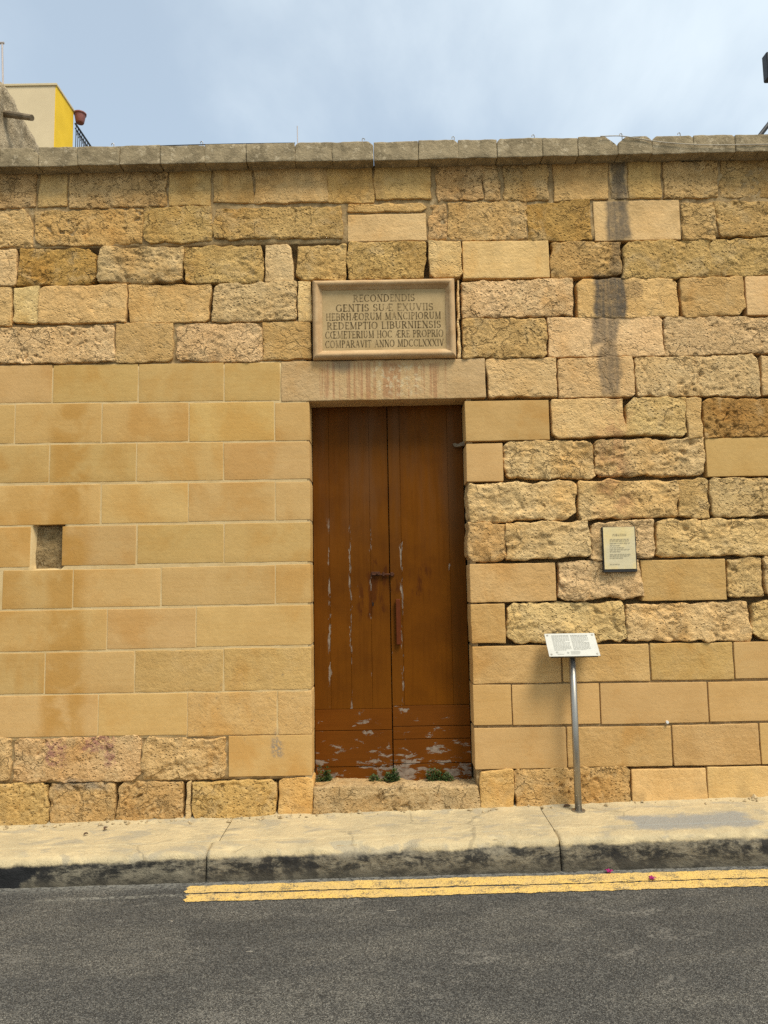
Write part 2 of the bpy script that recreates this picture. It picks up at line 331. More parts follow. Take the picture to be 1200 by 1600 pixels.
# ------------------------------------------------------------------ stones
KIND = {  # radius, edge wobble, relief, resolution, surface roughness alpha
    'S': (.0035, .0014, .0010, .045, .05), 'M': (.008, .010, .0065, .011, .58), 'R': (.010, .015, .021, .0085, 1.0),
    'P': (.009, .013, .016, .0085, .95), 'H': (.012, .017, .043, .0085, .85), 'C': (.006, .003, .006, .013, .9), 'T': (.005, .003, .0035, .0125, .28)}
def lattice(L, r, res):
    if L < 2.6 * r: r = L / 2.7
    k = max(1, int((L - 2 * r) / res)); e = [0, .12 * r, .35 * r, .65 * r]
    return np.array(e + list(np.linspace(r, L - r, k + 1)) + [L - q for q in e[::-1]]), r
def stone(name, x0, x1, z0, z1, kind, rgb, parent, face=0.0, depth=.13, seed=0, chop=None, material=None, jitter=None, res=None):
    r, wob, rel, rs, al = KIND[kind]; rs = res or (rs if kind not in 'RPH' else .0075)
    W, H = x1 - x0, z1 - z0
    S, rx = lattice(W, r, rs); T, rz = lattice(H, r, rs); r = min(rx, rz)
    s, t = np.meshgrid(S, T, indexing='ij'); ds = np.minimum(s, W - s); dt = np.minimum(t, H - t)
    a = np.clip(1 - ds / r, 0, 1); b = np.clip(1 - dt / r, 0, 1); q = np.sqrt(a * a + b * b); qc = np.minimum(q, 1)
    back = r * (1 - np.sqrt(np.maximum(1 - qc * qc, 0))) * (.8 if kind != 'S' else .5)
    ov = np.maximum(q - 1, 0) * r * 1.2; sg = np.where(s < W / 2, 1, -1); tg = np.where(t < H / 2, 1, -1)
    px = x0 + s + sg * ov * a; pz = z0 + t + tg * ov * b
    if chop:
        for cnr, size in chop.items():
            u = ds if True else ds
            uu = (s if 'L' in cnr else W - s); vv = (H - t if 'T' in cnr else t)
            k = np.maximum(size - (uu + vv * 1.15), 0) / 2.15
            px = px + k * (1 if 'L' in cnr else -1); pz = pz + k * (-1 if 'T' in cnr else 1)
    rr = random.Random(seed * 7 + 1); o3 = np.array([rr.random() * 90, rr.random() * 90, rr.random() * 90])
    P = np.stack([px, np.zeros_like(px), pz], -1)
    j = wob * (.9 if jitter is None else jitter)
    cj = [(rr.uniform(-j, j), rr.uniform(-j, j)) for _ in range(4)]; fu = s / W; fv = t / H
    for (cx, cz), wgt in zip(cj, ((1 - fu) * (1 - fv), fu * (1 - fv), fu * fv, (1 - fu) * fv)):
        px = px + cx * wgt; pz = pz + cz * wgt
    ed = np.exp(-np.minimum(ds, dt) / .05)
    px = px + wob * 1.5 * fbm(P * 9 + o3, 3) * ed; pz = pz + wob * 1.5 * fbm(P * 9 + o3 + 31, 3) * ed
    y = face + back; Q = P + o3
    W3 = Q + .04 * np.stack([perlin(Q * 9), perlin(Q * 9 + 7), perlin(Q * 9 + 13)], -1)
    zone = np.clip(.5 + 1.7 * perlin(Q * 4.3 + 3), .12, 1.25)              # worn-smooth and freshly pitted zones on one stone
    if kind == 'R':
        h = rel * (.55 * fbm(Q * 6, 2) + zone * (.62 * fbm(W3 * 23, 3, .62) + .26 * perlin(W3 * 58))) - .014 * zone * np.clip(perlin(W3 * 36) - .12, 0, .4)
    elif kind == 'P':
        h = rel * .5 * fbm(Q * 5, 2) - .040 * np.clip(fbm(W3 * 22, 3, .62) - .08, 0, .5) * zone - .016 * np.clip(perlin(Q * 52) - .15, 0, .4) * zone
    elif kind == 'H':
        bed = fbm(W3 * np.array([4.5, 9, 17.0]), 3)                          # torn along the bed
        rd = 1 - 2 * np.abs(fbm(W3 * np.array([8, 8, 10.0]), 3))
        h = rel * (.20 * rd + .55 * fbm(Q * 5, 2) + zone * (.34 * bed + .26 * fbm(W3 * 30, 3, .6))) - .030 * np.clip(perlin(W3 * 16) - .24, 0, .22) * 3 * zone - .004
    elif kind == 'M':
        h = rel * fbm(Q * 9, 3) - .012 * np.clip(fbm(Q * 19, 3) - .30, 0, .5) * 1.6
    elif kind == 'C':
        h = rel * fbm(Q * 8, 4, .6)
    else:
        h = rel * fbm(Q * 6, 2)
    # chipped arrises
    if kind not in 'ST':
        h = h - np.clip(fbm(Q * 13 + 5, 2) + .05, 0, 1) * np.exp(-np.minimum(ds, dt) / .018) * (.034 if kind in 'RPH' else .008 if kind == 'C' else .018)
    else:
        h = h - np.clip(fbm(Q * 12 + 5, 2) - .20, 0, 1) * np.exp(-np.minimum(ds, dt) / .010) * .006
    y = y - h
    nx, nz = s.shape; V = np.stack([px, y, pz], -1).reshape(-1, 3); idx = np.arange(nx * nz).reshape(nx, nz)
    F = np.stack([idx[:-1, :-1], idx[1:, :-1], idx[1:, 1:], idx[:-1, 1:]], -1).reshape(-1, 4)
    loop = np.concatenate([idx[:, 0], idx[-1, 1:], idx[-2::-1, -1], idx[0, -2:0:-1]])
    bv = V[loop].copy(); bv[:, 1] = depth; base = len(V); L = len(loop); k = np.arange(L)
    SK = np.stack([loop, base + k, base + (k + 1) % L, loop[(k + 1) % L]], -1)
    V = np.concatenate([V, bv]); F = np.concatenate([F, SK])
    org = np.array([(x0 + x1) / 2, face, z0])
    me = bpy.data.meshes.new(name); V = V - org
    me.vertices.add(len(V)); me.vertices.foreach_set('co', V.astype(np.float32).ravel())
    me.loops.add(len(F) * 4); me.loops.foreach_set('vertex_index', F.astype(np.int32).ravel())
    me.polygons.add(len(F)); me.polygons.foreach_set('loop_start', (np.arange(len(F)) * 4).astype(np.int32))
    sm = np.ones(len(F), bool); me.polygons.foreach_set('use_smooth', sm); me.update(calc_edges=True); me.validate()
    me.materials.append(material or STONE)
    ob = bpy.data.objects.new(name, me); COL.objects.link(ob); ob.parent = parent; ob.location = org
    jt = .9 if kind == 'S' else 1.0
    v = 1 + jt * rr.uniform(-.08, .08); ob.color = (rgb[0] * v, rgb[1] * v * (1 + jt * rr.uniform(-.03, .03)), rgb[2] * v * (1 + jt * rr.uniform(-.07, .07)), al)
    return ob

PAL = {'a': (.560, .352, .133), 'g': (.64, .408, .153), 'o': (.50, .288, .082), 't': (.73, .492, .222), 'p': (.67, .440, .192),
       'y': (.67, .465, .215), 'd': (.67, .430, .175), 'k': (.62, .395, .152)}
# x0 x1 yTop yBottom kind colour: measured courses from the coping down
ROWS = {
'A': "0 57 255 325 P d;60 106 255 324 M d;107 262 255 324 P d;264 329 255 321 M d;332 394 255 316 M k;398 512 255 317 M d;513 583 255 316 M d;586 673 255 313 M g;680 753 255 313 P d;755 780 255 313 P d;785 858 255 312 P k;863 950 255 313 M g;953 980 250 311 M t;981 1033 250 310 M g;1035 1123 250 311 P d;1127 1200 248 310 P k",
'B': "0 50 328 386 P d;53 223 327 384 P k;225 331 322 381 R k;335 536 324 374 P k;543 666 317 332 M k;543 666 334 376 T p;668 696 317 374 P d;699 822 316 374 R g;826 926 314 377 R o;928 1063 313 375 T p;1066 1115 315 374 R g;1120 1200 312 371 P k",
'C': "0 26 388 446 M y;30 150 387 447 R o;152 285 384 443 H y;288 410 382 442 R g;413 458 382 440 M y;462 539 381 437 R k;543 666 379 436 R g;669 721 377 434 M t;723 858 376 434 T p;861 969 376 434 R g;972 1108 374 433 R g;1109 1200 373 431 R k",
'D': "0 17 449 509 M p;19 59 449 507 M y;60 199 446 507 M g;201 328 443 504 M g;331 462 441 504 R t;465 486 439 502 M t;714 720 438 497 M t;722 896 437 497 R t;900 1060 434 495 M g;1063 1163 432 494 M a;1166 1200 431 492 T p",
'E': "0 180 509 568 P t;181 271 506 566 M a;273 410 504 564 R t;411 486 503 562 M a;714 720 498 560 M t;722 856 497 560 R g;858 1036 495 558 M t;1038 1200 494 554 P t",
'F': "0 81 571 629 S a;83 215 570 628 S a;217 349 568 627 S a;351 437 567 626 S a;762 871 561 621 M p;873 992 559 620 M p;993 1188 557 618 P t;1190 1200 556 616 M p",
'G': "0 22 633 693 S a;24 158 631 692 S a;160 294 630 690 S a;296 428 629 689 S a;430 484 629 688 S a;731 858 626 688 S a;860 975 623 684 M t;977 1072 622 683 P t;1074 1096 622 686 M p;1098 1200 621 683 P o",
'H': "0 76 696 754 S a;78 212 694 753 S a;214 348 692 751 S a;350 484 691 749 S a;732 786 693 752 S a;788 928 688 748 H t;929 1102 685 746 H t;1104 1200 684 744 S a",
'I': "0 156 758 820 S a;159 293 756 817 S a;295 429 754 814 S a;431 484 753 812 S a;733 900 753 812 H t;902 1059 749 809 H p;1062 1111 750 808 R g;1112 1200 747 806 P t",
'J': "0 47 824 886 S a;97 212 822 883 S a;215 349 820 880 S a;351 485 817 878 S a;734 790 817 877 H p;792 923 813 874 H t;925 1023 813 872 H t;1025 1200 812 870 H t",
'K': "4 113 891 951 S a;115 250 889 948 S a;253 429 885 945 S a;431 486 882 942 S a;736 868 880 940 T a;871 1002 877 937 H t;1003 1135 874 938 T a;1137 1191 874 935 H p;1193 1200 872 934 H t",
'L': "0 166 954 1017 S a;168 305 951 1013 S a;307 487 947 1009 S a;737 789 944 1005 T a;791 980 943 1004 H t;982 1173 940 1001 H t;1175 1200 937 998 H t",
'M': "0 69 1021 1084 S a;71 209 1019 1083 S a;211 348 1016 1081 T a;350 488 1012 1078 T a;739 877 1009 1067 T a;879 1015 1007 1065 T a;1017 1146 1005 1062 T a;1148 1200 1003 1060 S a",
'N': "0 152 1087 1151 S a;154 292 1084 1149 S a;293 432 1081 1149 T k;434 488 1080 1148 T k;741 799 1070 1133 S a;801 937 1069 1132 S a;939 1106 1067 1130 S a;1108 1200 1065 1127 S a",
'O': "0 17 1153 1222 R p;20 218 1153 1221 P p;220 354 1152 1218 H p;357 489 1149 1213 S a;743 885 1137 1201 S a;887 1050 1135 1198 T a;1052 1187 1132 1196 T a;1189 1200 1130 1194 S a",
'P': "0 75 1225 1296 P g;79 179 1223 1294 P k;182 286 1221 1292 P g;289 298 1222 1290 M y;301 432 1219 1288 P g;435 487 1217 1286 M g;750 802 1204 1272 M k;804 987 1202 1268 P k;988 1105 1201 1264 T g;1107 1200 1198 1260 T g"}
wall = empty('stone_wall', (0, 0, 0))
tag(wall, 'tall golden limestone block wall of old rough and new smooth stones round a doorway', 'wall')
seed = 0
JAMB_L, JAMB_R = float(at(485, 900)[0]), float(at(734, 900)[0])
for row, txt in ROWS.items():
    items = [s.split() for s in txt.split(';')]; first = last = None
    for it in items:
        xa, xb, ya, yb = map(float, it[:4]); kind, colr = it[4], it[5]; seed += 1; xc = (xa + xb) / 2; yc = (ya + yb) / 2
        ext_l, ext_r = xa <= 4, xb >= 1200
        if ext_l and row != 'K': xa -= random.uniform(25, 95)
        if ext_r: xb += random.uniform(25, 95)
        x0, x1 = at(xa, yc)[0], at(xb, yc)[0]; z1, z0 = at(xc, ya)[2], at(xc, yb)[2]
        depth = .13
        if abs(xb - 486) < 5 and row not in 'DE' and row > 'F': x1 = JAMB_L; depth = .25
        if abs(xa - 737) < 7 and row > 'F' and row != 'P': x0 = JAMB_R; depth = .25
        if row == 'P': z0 -= .05
        face = {'S': 0.0, 'T': 0.0}.get(kind, random.uniform(-.012, .002))
        if row in 'AB' : face = min(face + .004, .004)
        feat = ''
        if row in 'ABCD': feat += 't'
        if row in 'ABCDEFG' and xb > 890 and xa < 1030: feat += 'd'
        if row in 'GHI' and xb > 900 and xa < 1010: feat += 'r'
        if row in 'GHIJKLMN' and xa < 190: feat += 'o'
        if row in 'MNOP' and not (row in 'MN' and (xa < 190 or xa > 520)): feat += 'b'
        chop = {}
        if kind in 'RPHM' and (x1 - x0) > .15 and row not in 'A':
            for cn in ('TL', 'TR', 'BL', 'BR'):
                if random.random() < .36: chop[cn] = min(random.uniform(.02, .06), (x1 - x0) * .14)
        stone('stone', x0, x1, z0, z1, kind, PAL[colr], wall, face, depth, seed, chop=chop, material=stone_mat(feat))
        if ext_l: first = (x0, z0, z1, kind, colr)
        if ext_r: last = (x1, z0, z1, kind, colr)
    if row == 'K': first = (at(1, 920)[0], at(1, 951)[2], at(1, 891)[2], 'S', 'a')
    for side, e in ((-1, first), (1, last)):      # the courses run on past the frame
        if e is None: continue
        xe, z0, z1, kind, colr = e
        for k in range(2):
            wd = random.uniform(.42, .62); seed += 1; g = .012
            a, b = (xe - g - wd, xe - g) if side < 0 else (xe + g, xe + g + wd)
            stone('stone', a, b, z0, z1, kind, PAL[colr], wall, 0, .13, seed, material=stone_mat('t' if row in 'ABCD' else 'b' if row in 'OP' else ''), res=.02 if kind not in 'S' else None); xe = a if side < 0 else b
XL, XR = -4.05, 4.05
# lintel over the door, rubble in the small wall niche
lz0, lz1 = float(at(608, 624.5)[2]), float(at(600, 563)[2])
stone('lintel', at(439, 595)[0], at(759, 592)[0], lz0, lz1, 'T', (.50, .335, .165), wall, -.002, .25, 901, material=stone_mat('l'))
stone('stone', at(47, 850)[0], at(99, 850)[0], at(72, 892)[2], at(72, 818)[2], 'H', (.31, .235, .135), wall, .055, .2, 902)
# step under the door
sx0, sx1 = float(at(488, 1250)[0]), float(at(750, 1250)[0]); STEP_Z = float(at(617, 1230, -.01)[2])
stone('threshold', sx0, sx1, -.07, STEP_Z, 'P', (.56, .40, .20), wall, -.012, .30, 903, material=stone_mat('b'))
# coping
CX = [-115, -50, 0, 60, 122, 187, 250, 320, 385, 461, 519, 584, 654, 716, 777, 848, 904, 966, 1020, 1085, 1150, 1210, 1275, 1340]
CYF = -.10
for i in range(len(CX) - 1):
    xa, xb = CX[i] + .2, CX[i + 1] - .2; xm = (xa + xb) / 2
    yt = np.interp(xm, [0, 190, 320, 460, 585, 720, 850, 1150, 1200], [231.5, 228, 225.5, 223, 220.5, 218, 215, 211, 210])
    ybm = np.interp(xm, [0, 190, 320, 460, 585, 716, 777, 900, 1020, 1200], [261, 257.5, 255, 252, 250.5, 247.5, 246, 243.5, 240.5, 236.5])
    x0, x1 = at(xa, 240, CYF)[0], at(xb, 240, CYF)[0]; z1, z0 = at(xm, yt, CYF)[2], at(xm, ybm, CYF)[2]
    chop = {}
    if CX[i + 1] == 966: chop['TR'] = .085
    if CX[i] == 966: chop['TL'] = .055
    if CX[i + 1] == 584: chop['TR'] = .04
    if CX[i + 1] == 1020: chop['TR'] = .04
    if CX[i] == 1020: chop['TL'] = .03
    if CX[i + 1] == 1085: chop['TR'] = .03
    if CX[i + 1] == 60: chop['TR'] = .05
    if random.random() < .4 and not chop: chop[random.choice(['TL', 'TR'])] = random.uniform(.02, .035)
    stone('coping_stone', x0, x1, z0, z1 + random.uniform(-.004, .004), 'C', (.3, .3, .3), wall, CYF + random.uniform(-.006, .004), .38, 400 + i, chop=chop, material=COPE)
COPE_BOT = float(at(600, 250, CYF)[2]); COPE_TOP = float(at(600, 220, CYF)[2])

# mortar bed, uneven, behind the faces of the stones
def mortar_sheet():
    gx = np.arange(XL, XR + .001, .025); gz = np.arange(-.15, COPE_BOT + .03, .025)
    xx, zz = np.meshgrid(gx, gz, indexing='ij'); P = np.stack([xx, 0 * xx, zz], -1)
    n1 = fbm(P * 4, 3); n2 = fbm(P * 15, 3)
    d = .072 + .018 * n2 + .030 * n1
    ash = (xx < JAMB_L + .02) & (zz < Z(569, 250)) & (zz > Z(1150, 250)); d = np.where(ash, .0022 + .0014 * n2, d)
    low = (xx > JAMB_R - .02) & (zz < Z(1005, 1000)) & (zz > Z(1200, 1000)); d = np.where(low, .014 + .010 * n2, d)
    tp = zz > Z(380, 600); d = np.where(tp, .011 + .010 * n2 + .010 * np.maximum(n1, 0), d)
    mid = (xx < JAMB_L) & (zz > Z(569, 250)) & (zz < Z(500, 250)); d = np.where(mid, .018 + .012 * n2 + .02 * n1, d)
    lowl = (xx < JAMB_L + .02) & (zz < Z(1150, 250)) & (zz > Z(1222, 250)); d = np.where(lowl, .012 + .008 * n2, d)
    nic = (xx > X(50, 850)) & (xx < X(97, 850)) & (zz > Z(887, 72)) & (zz < Z(820, 72)); d = np.where(nic, .12, d)
    idx = np.arange(xx.size).reshape(xx.shape); V = np.stack([xx, d, zz], -1).reshape(-1, 3)
    F = np.stack([idx[:-1, :-1], idx[1:, :-1], idx[1:, 1:], idx[:-1, 1:]], -1).reshape(-1, 4); c = V[F].mean(1)
    keep = ~((c[:, 0] > JAMB_L - .02) & (c[:, 0] < JAMB_R + .02) & (c[:, 2] < lz0 + .03))
    o = mesh_obj('mortar_bed', V, F[keep], MORTAR, wall, True); o.data.materials.append(FLUSH); o.data.materials.append(DEEP); ck = c[keep]
    fl_ = ((ck[:, 0] < JAMB_L + .03) & (ck[:, 2] < Z(567, 250)) & (ck[:, 2] > Z(1152, 250))).astype(np.int32); fl_ = np.where((fl_ == 0) & (V[F[keep]][:, :, 1].mean(1) > .030), 2, fl_).astype(np.int32); o.data.polygons.foreach_set('material_index', fl_); return o
mortar_sheet()
cb = MB(); OPZ = lz0 + .03
cb.box(XL, JAMB_L - .015, .142, .36, -.3, COPE_BOT + .02); cb.box(JAMB_R + .015, XR, .142, .36, -.3, COPE_BOT + .02)
cb.box(JAMB_L - .014, JAMB_R + .014, .142, .36, OPZ, COPE_BOT + .02)
cb.box(JAMB_L - .03, JAMB_R + .03, .275, .35, -.3, OPZ + .05)  # added unseen box behind the door, stops light showing through its gaps
cb.build('wall_core_and_light_block', CORE, wall)
MB().box(JAMB_L - .045, JAMB_L - .0035, .006, .255, .10, lz0 + .01).build('jamb_pointing', FLUSH, wall)
MB().box(JAMB_R + .010, JAMB_R + .045, .022, .255, .10, lz0 + .01).build('jamb_pointing', MORTAR, wall)

# ------------------------------------------------------------------ ground, road, pavement, kerb
def asphalt():
    m, n = mat('asphalt'); p = n.pos(); x, y, z = n.sep(p)
    v = n.vor(p, 230); sp = n.n('ShaderNodeSeparateColor'); n.put(sp.inputs[0], v.outputs['Color']); rndc = sp.outputs[0]
    v2 = n.vor(p, 110); sp2 = n.n('ShaderNodeSeparateColor'); n.put(sp2.inputs[0], v2.outputs['Color'])
    c = n.mix(n.sm(rndc, .15, .95), (.042, .040, .036), (.185, .175, .155))
    c = n.mix(n.sm(rndc, .93, .97, 0, .8), c, (.30, .28, .24))
    c = n.mix(n.sm(sp2.outputs[0], .94, .97, 0, .55), c, (.26, .24, .21))
    c = n.mix(n.sm(v.outputs['Distance'], .35, .75, 0, .65), c, (.022, .021, .02))
    c = n.mix(1.0, c, (.88, .88, .86), 'MULTIPLY'); big = n.noise(n.vec(p, (.6, 1.4, 1)), 2.6, 6, .62, .4); c = n.mix(n.sm(big, .42, .64, 0, .55), c, n.mix(1.0, c, (1.75, 1.70, 1.6), 'MULTIPLY'))
    c = n.mix(n.sm(n.noise(n.vec(p, (.5, 1.6, 1), (4, 4, 0)), 3.1, 5, .6), .55, .75, 0, .45), c, n.mix(1.0, c, (.5, .5, .5), 'MULTIPLY'))
    sc = n.mul(n.sm(n.noise(n.vec(p, (1.1, 2.6, 1)), 3.0, 7, .65, .8), .58, .66), n.sm(n.noise(p, 60, 3, .7), .46, .58)); c = n.mix(n.mul(sc, .42), c, (.30, .275, .23))
    spot = n.sm(n.noise(n.vec(p, (1, 1.6, 1), (8, 3, 0)), 7.5, 4, .6), .715, .735); c = n.mix(n.mul(spot, .7), c, (.40, .36, .29)); oil = n.sm(n.noise(n.vec(p, (1, 1.8, 1), (1, 9, 0)), 4.6, 4, .6), .70, .73); c = n.mix(n.mul(oil, .65), c, (.025, .024, .022))
    # pale dust washed along the foot of the kerb
    du = n.mul(n.sm(y, KY - .13, KY - .01), n.sm(n.noise(p, 38, 5, .7), .38, .58)); c = n.mix(n.mul(du, .6), c, (.33, .31, .26))
    ln = n.mul(n.rect(x, n.add(y, n.mul(n.sub(n.noise(p, 1.5, 3), .5), .12)), -1.9, -.75, KY - .215, KY - .185, .25, .012), n.sm(n.noise(p, 45, 4, .7), .42, .58)); c = n.mix(n.mul(ln, .6), c, (.36, .34, .28))
    h = n.add(n.mul(v.outputs['Distance'], -1.0), n.mul(n.noise(p, 40, 4), .5))
    n.out(c, n.sm(rndc, 0, 1, .72, .92), n.bump(h, .006, .9), spec=.3); return m
ASPH = asphalt()
EARTH = plain_stone('far_ground', (.16, .14, .10), (.10, .085, .06), 1.5)
g = mesh_obj('ground', [(-1500, -1500, road_z(-1500, 0) * 0 - .9), (1500, -1500, -.9), (1500, 1500, -.9), (-1500, 1500, -.9)], [(0, 1, 2, 3)], EARTH); structure(g)
def sheet(name, xs, ys, zf, material, parent=None, amp=0, fr=3):
    xx, yy = np.meshgrid(xs, ys, indexing='ij'); zz = zf(xx, yy)
    if amp: zz = zz + amp * fbm(np.stack([xx, yy, 0 * xx], -1) * fr, 4)
    idx = np.arange(xx.size).reshape(xx.shape); V = np.stack([xx, yy, zz], -1).reshape(-1, 3)
    F = np.stack([idx[:-1, :-1], idx[1:, :-1], idx[1:, 1:], idx[:-1, 1:]], -1).reshape(-1, 4)
    return mesh_obj(name, V, F, material, parent, True)
xs = np.concatenate([[-30, -12, -6], np.arange(-4, 4.01, .08), [6, 12, 30]])
road = sheet('road', xs, np.concatenate([np.arange(-9, -4, .5), np.arange(-4, -.40, .06)]), road_z, ASPH, None, .004, 2); structure(road)

def line_paint():
    m, n = mat('worn_yellow_paint'); p = n.pos()
    v = n.vor(p, 150); sp = n.n('ShaderNodeSeparateColor'); n.put(sp.inputs[0], v.outputs['Color'])
    c = n.mix(n.sm(n.noise(p, 9, 5, .6), .35, .65), (.76, .50, .14), (.66, .45, .16))
    c = n.mix(n.sm(sp.outputs[0], .0, 1, 0, .35), c, n.mix(1.0, c, (.6, .56, .5), 'MULTIPLY'))
    wear = n.mx(n.sm(n.add(n.mul(n.noise(p, 11, 5, .7), .55), n.mul(n.noise(p, 120, 3, .7), .5)), .548, .62), n.sm(sp.outputs[0], .93, .97, 0, .8))
    c = n.mix(n.mul(wear, .85), c, (.12, .105, .075)); wh = n.sm(n.noise(p, 26, 4, .7), .60, .68)
    c = n.mix(n.mul(wh, .3), c, (.6, .5, .3))
    n.out(c, .8, n.bump(n.add(n.mul(v.outputs['Distance'], -1.), n.noise(p, 40, 4)), .005, .8), spec=.3); return m
YPAINT = line_paint()
def road_line(pts_top, pts_bot):
    rr = random.Random(5); V = []; F = []; n = 420
    pt = [on_road(*q) for q in pts_top]; pb = [on_road(*q) for q in pts_bot]
    tx = [p[0] for p in pt]; bx = [p[0] for p in pb]
    xsn = np.linspace(min(tx), 4.0, n)
    yt = np.interp(xsn, tx, [p[1] for p in pt]); yb = np.interp(xsn, bx, [p[1] for p in pb])
    nn = fbm(np.stack([xsn * 14, 0 * xsn, 0 * xsn], -1), 4, .8) * .011; n2 = fbm(np.stack([xsn * 14, 0 * xsn + 7, 0 * xsn], -1), 4, .8) * .011
    yt = yt + nn; yb = yb + n2
    amp = lambda x, y: road_z(x, y) + .004 * fbm(np.stack([x, y, 0 * x], -1) * 2, 4) + .004
    for k in range(5):
        f = k / 4; y = yt * (1 - f) + yb * f; xk = xsn.copy(); xk[0] += [.012, -.004, .010, -.006, .016][k]
        V += list(np.stack([xk, y, amp(xk, y)], -1))
    for k in range(4):
        for i in range(n - 1): F.append((k * n + i, (k + 1) * n + i, (k + 1) * n + i + 1, k * n + i + 1))
    return mesh_obj('yellow_line', V, F, YPAINT, road, True)
road_line([(294, 1385.5), (450, 1381), (600, 1376), (800, 1370), (1000, 1365), (1200, 1359)], [(293, 1396.5), (450, 1393), (600, 1388.5), (800, 1383), (1000, 1378), (1200, 1372)])
road_line([(293, 1398.5), (450, 1395), (600, 1390.5), (800, 1385), (1000, 1379.5), (1200, 1373.7)], [(292, 1410), (450, 1406.5), (600, 1402.5), (800, 1396), (1000, 1390.5), (1200, 1385.5)])

def pavement_mat():
    m, n = mat('worn_cement_paving'); p = n.pos(); x, y, z = n.sep(p)
    h = n.sub(z, n.add(n.mul(x, PSX), n.mul(y, PSY)))                       # height relative to the walking surface
    c = n.mix(n.sm(n.noise(p, 3.0, 6, .62, .5), .36, .66), (.53, .42, .24), (.43, .35, .21))
    c = n.mix(n.sm(n.noise(n.vec(p, (1, 2.5, 1)), 7, 6, .65), .50, .66, 0, .7), c, (.62, .495, .28))
    c = n.mix(n.sm(n.noise(n.vec(p, (1, 2, 1), (5, 1, 0)), 4.2, 6, .62, .6), .53, .62, 0, .75), c, (.36, .31, .215))
    wx = n.add(x, n.mul(n.sub(n.noise(p, 6, 5, .6), .5), .35)); wy = n.add(y, n.mul(n.sub(n.noise(n.vec(p, loc=(9, 9, 0)), 6, 5, .6), .5), .25))
    a, b = on_pav(985, 1290), on_pav(1150, 1282)
    gp = n.rect(wx, wy, float(a[0]), float(b[0]) + .1, -.47, -.24, .05, .04); c = n.mix(n.mul(gp, .9), c, (.275, .265, .235))
    c = n.mix(n.sm(n.noise(p, 90, 3, .7), .5, .72, 0, .35), c, n.mix(1.0, c, (.66, .62, .55), 'MULTIPLY'))
    cw = n.vadd(p, n.vec(n.noisec(p, 9, 4), (.10, .10, 0))); ce = n.n('ShaderNodeTexVoronoi', feature='DISTANCE_TO_EDGE'); n.put(ce.inputs['Vector'], n.vec(cw, (.7, 1.3, 0))); ce.inputs['Scale'].default_value = 1.5
    crack = n.mul(n.sm(ce.outputs['Distance'], .004, .010, 1.0, 0.0), n.sm(n.noise(p, 2.4, 3), .47, .56)); c = n.mix(n.mul(crack, .32), c, (.10, .085, .06))
    spk = n.sm(n.noise(p, 48, 3, .6), .68, .72); c = n.mix(n.mul(spk, .45), c, (.20, .165, .105))
    # grimy, tyre-rubbed kerb face
    edge = n.add(-.034, n.mul(n.sub(n.noise(p, 8, 6, .7), .5), .05)); face = n.sm(h, n.sub(edge, .014), n.add(edge, .006), 1.0, 0.0)
    fn = n.add(n.mul(n.noise(n.vec(p, (1.0, 1, 3.0)), 5.5, 7, .70, .5), .7), n.mul(n.noise(n.vec(p, (1, 1, 1.6)), 34, 5, .7), .3))
    fc = n.mix(n.sm(fn, .42, .58), (.030, .028, .024), (.21, .18, .125)); fc = n.mix(n.sm(n.noise(p, 26, 6, .7), .54, .68, 0, .6), fc, (.28, .245, .175))
    fc = n.mix(n.sm(n.noise(n.vec(p, loc=(3, 3, 8)), 3.2, 5, .6, .4), .54, .60, 0, .9), fc, (.022, .021, .02))
    low = n.sm(h, -.15, -.09, .6, 0.0); fc = n.mix(low, fc, (.075, .064, .045))
    tar = n.rect(n.add(wx, n.mul(h, -1.0)), h, -2.9, float(at(78, 1365, KY)[0]), -.4, -.012, .02, .01); fc = n.mix(tar, fc, (.018, .018, .018))
    c = n.mix(face, c, fc)
    n.out(c, .9, n.bump(n.add(n.noise(p, 30, 8, .68), n.mul(n.noise(p, 150, 3), .4)), .016, .75), spec=.2); return m
PAVE = pavement_mat()
pavement = structure(empty('pavement'))
KB = KY + .16
joints = [-5.5, -3.3, float(on_pav(345, 1310)[0]), float(on_pav(862, 1290)[0]), 3.4, 5.5]
for i in range(5):
    a, b = joints[i] + .002, joints[i + 1] - .002
    nx = int((b - a) / .025); xs_ = np.linspace(a, b, nx); ys_ = np.concatenate([[KB - .001], np.arange(KB, .06, .02)])
    xx, yy = np.meshgrid(xs_, ys_, indexing='ij'); P = np.stack([xx, yy, 0 * xx], -1)
    de = np.minimum(xx - a, b - xx)
    zz = pav_z(xx, yy) + .005 * fbm(P * 3.5, 4) + .0016 * fbm(P * 22, 3) - .004 * np.clip(1 - de / .016, 0, 1) ** 2 + .012 * np.clip((yy + .05) / .06, 0, 1) * (1 + fbm(P * 7, 3))
    zz[:, 0] -= .01
    idx = np.arange(xx.size).reshape(xx.shape); V = np.stack([xx, yy, zz], -1).reshape(-1, 3)
    F = np.stack([idx[:-1, :-1], idx[1:, :-1], idx[1:, 1:], idx[:-1, 1:]], -1).reshape(-1, 4)
    mesh_obj('paving_slab', V, F, PAVE, pavement, True)
bed = MB(); zb = lambda x: pav_z(x, -.3) - .02
bed.raw([(-5.5, KB - .1, zb(-5.5)), (5.5, KB - .1, zb(5.5)), (5.5, .1, zb(5.5)), (-5.5, .1, zb(-5.5))], [(0, 1, 2, 3)]); bed.build('paving_bed', MORTAR, pavement)
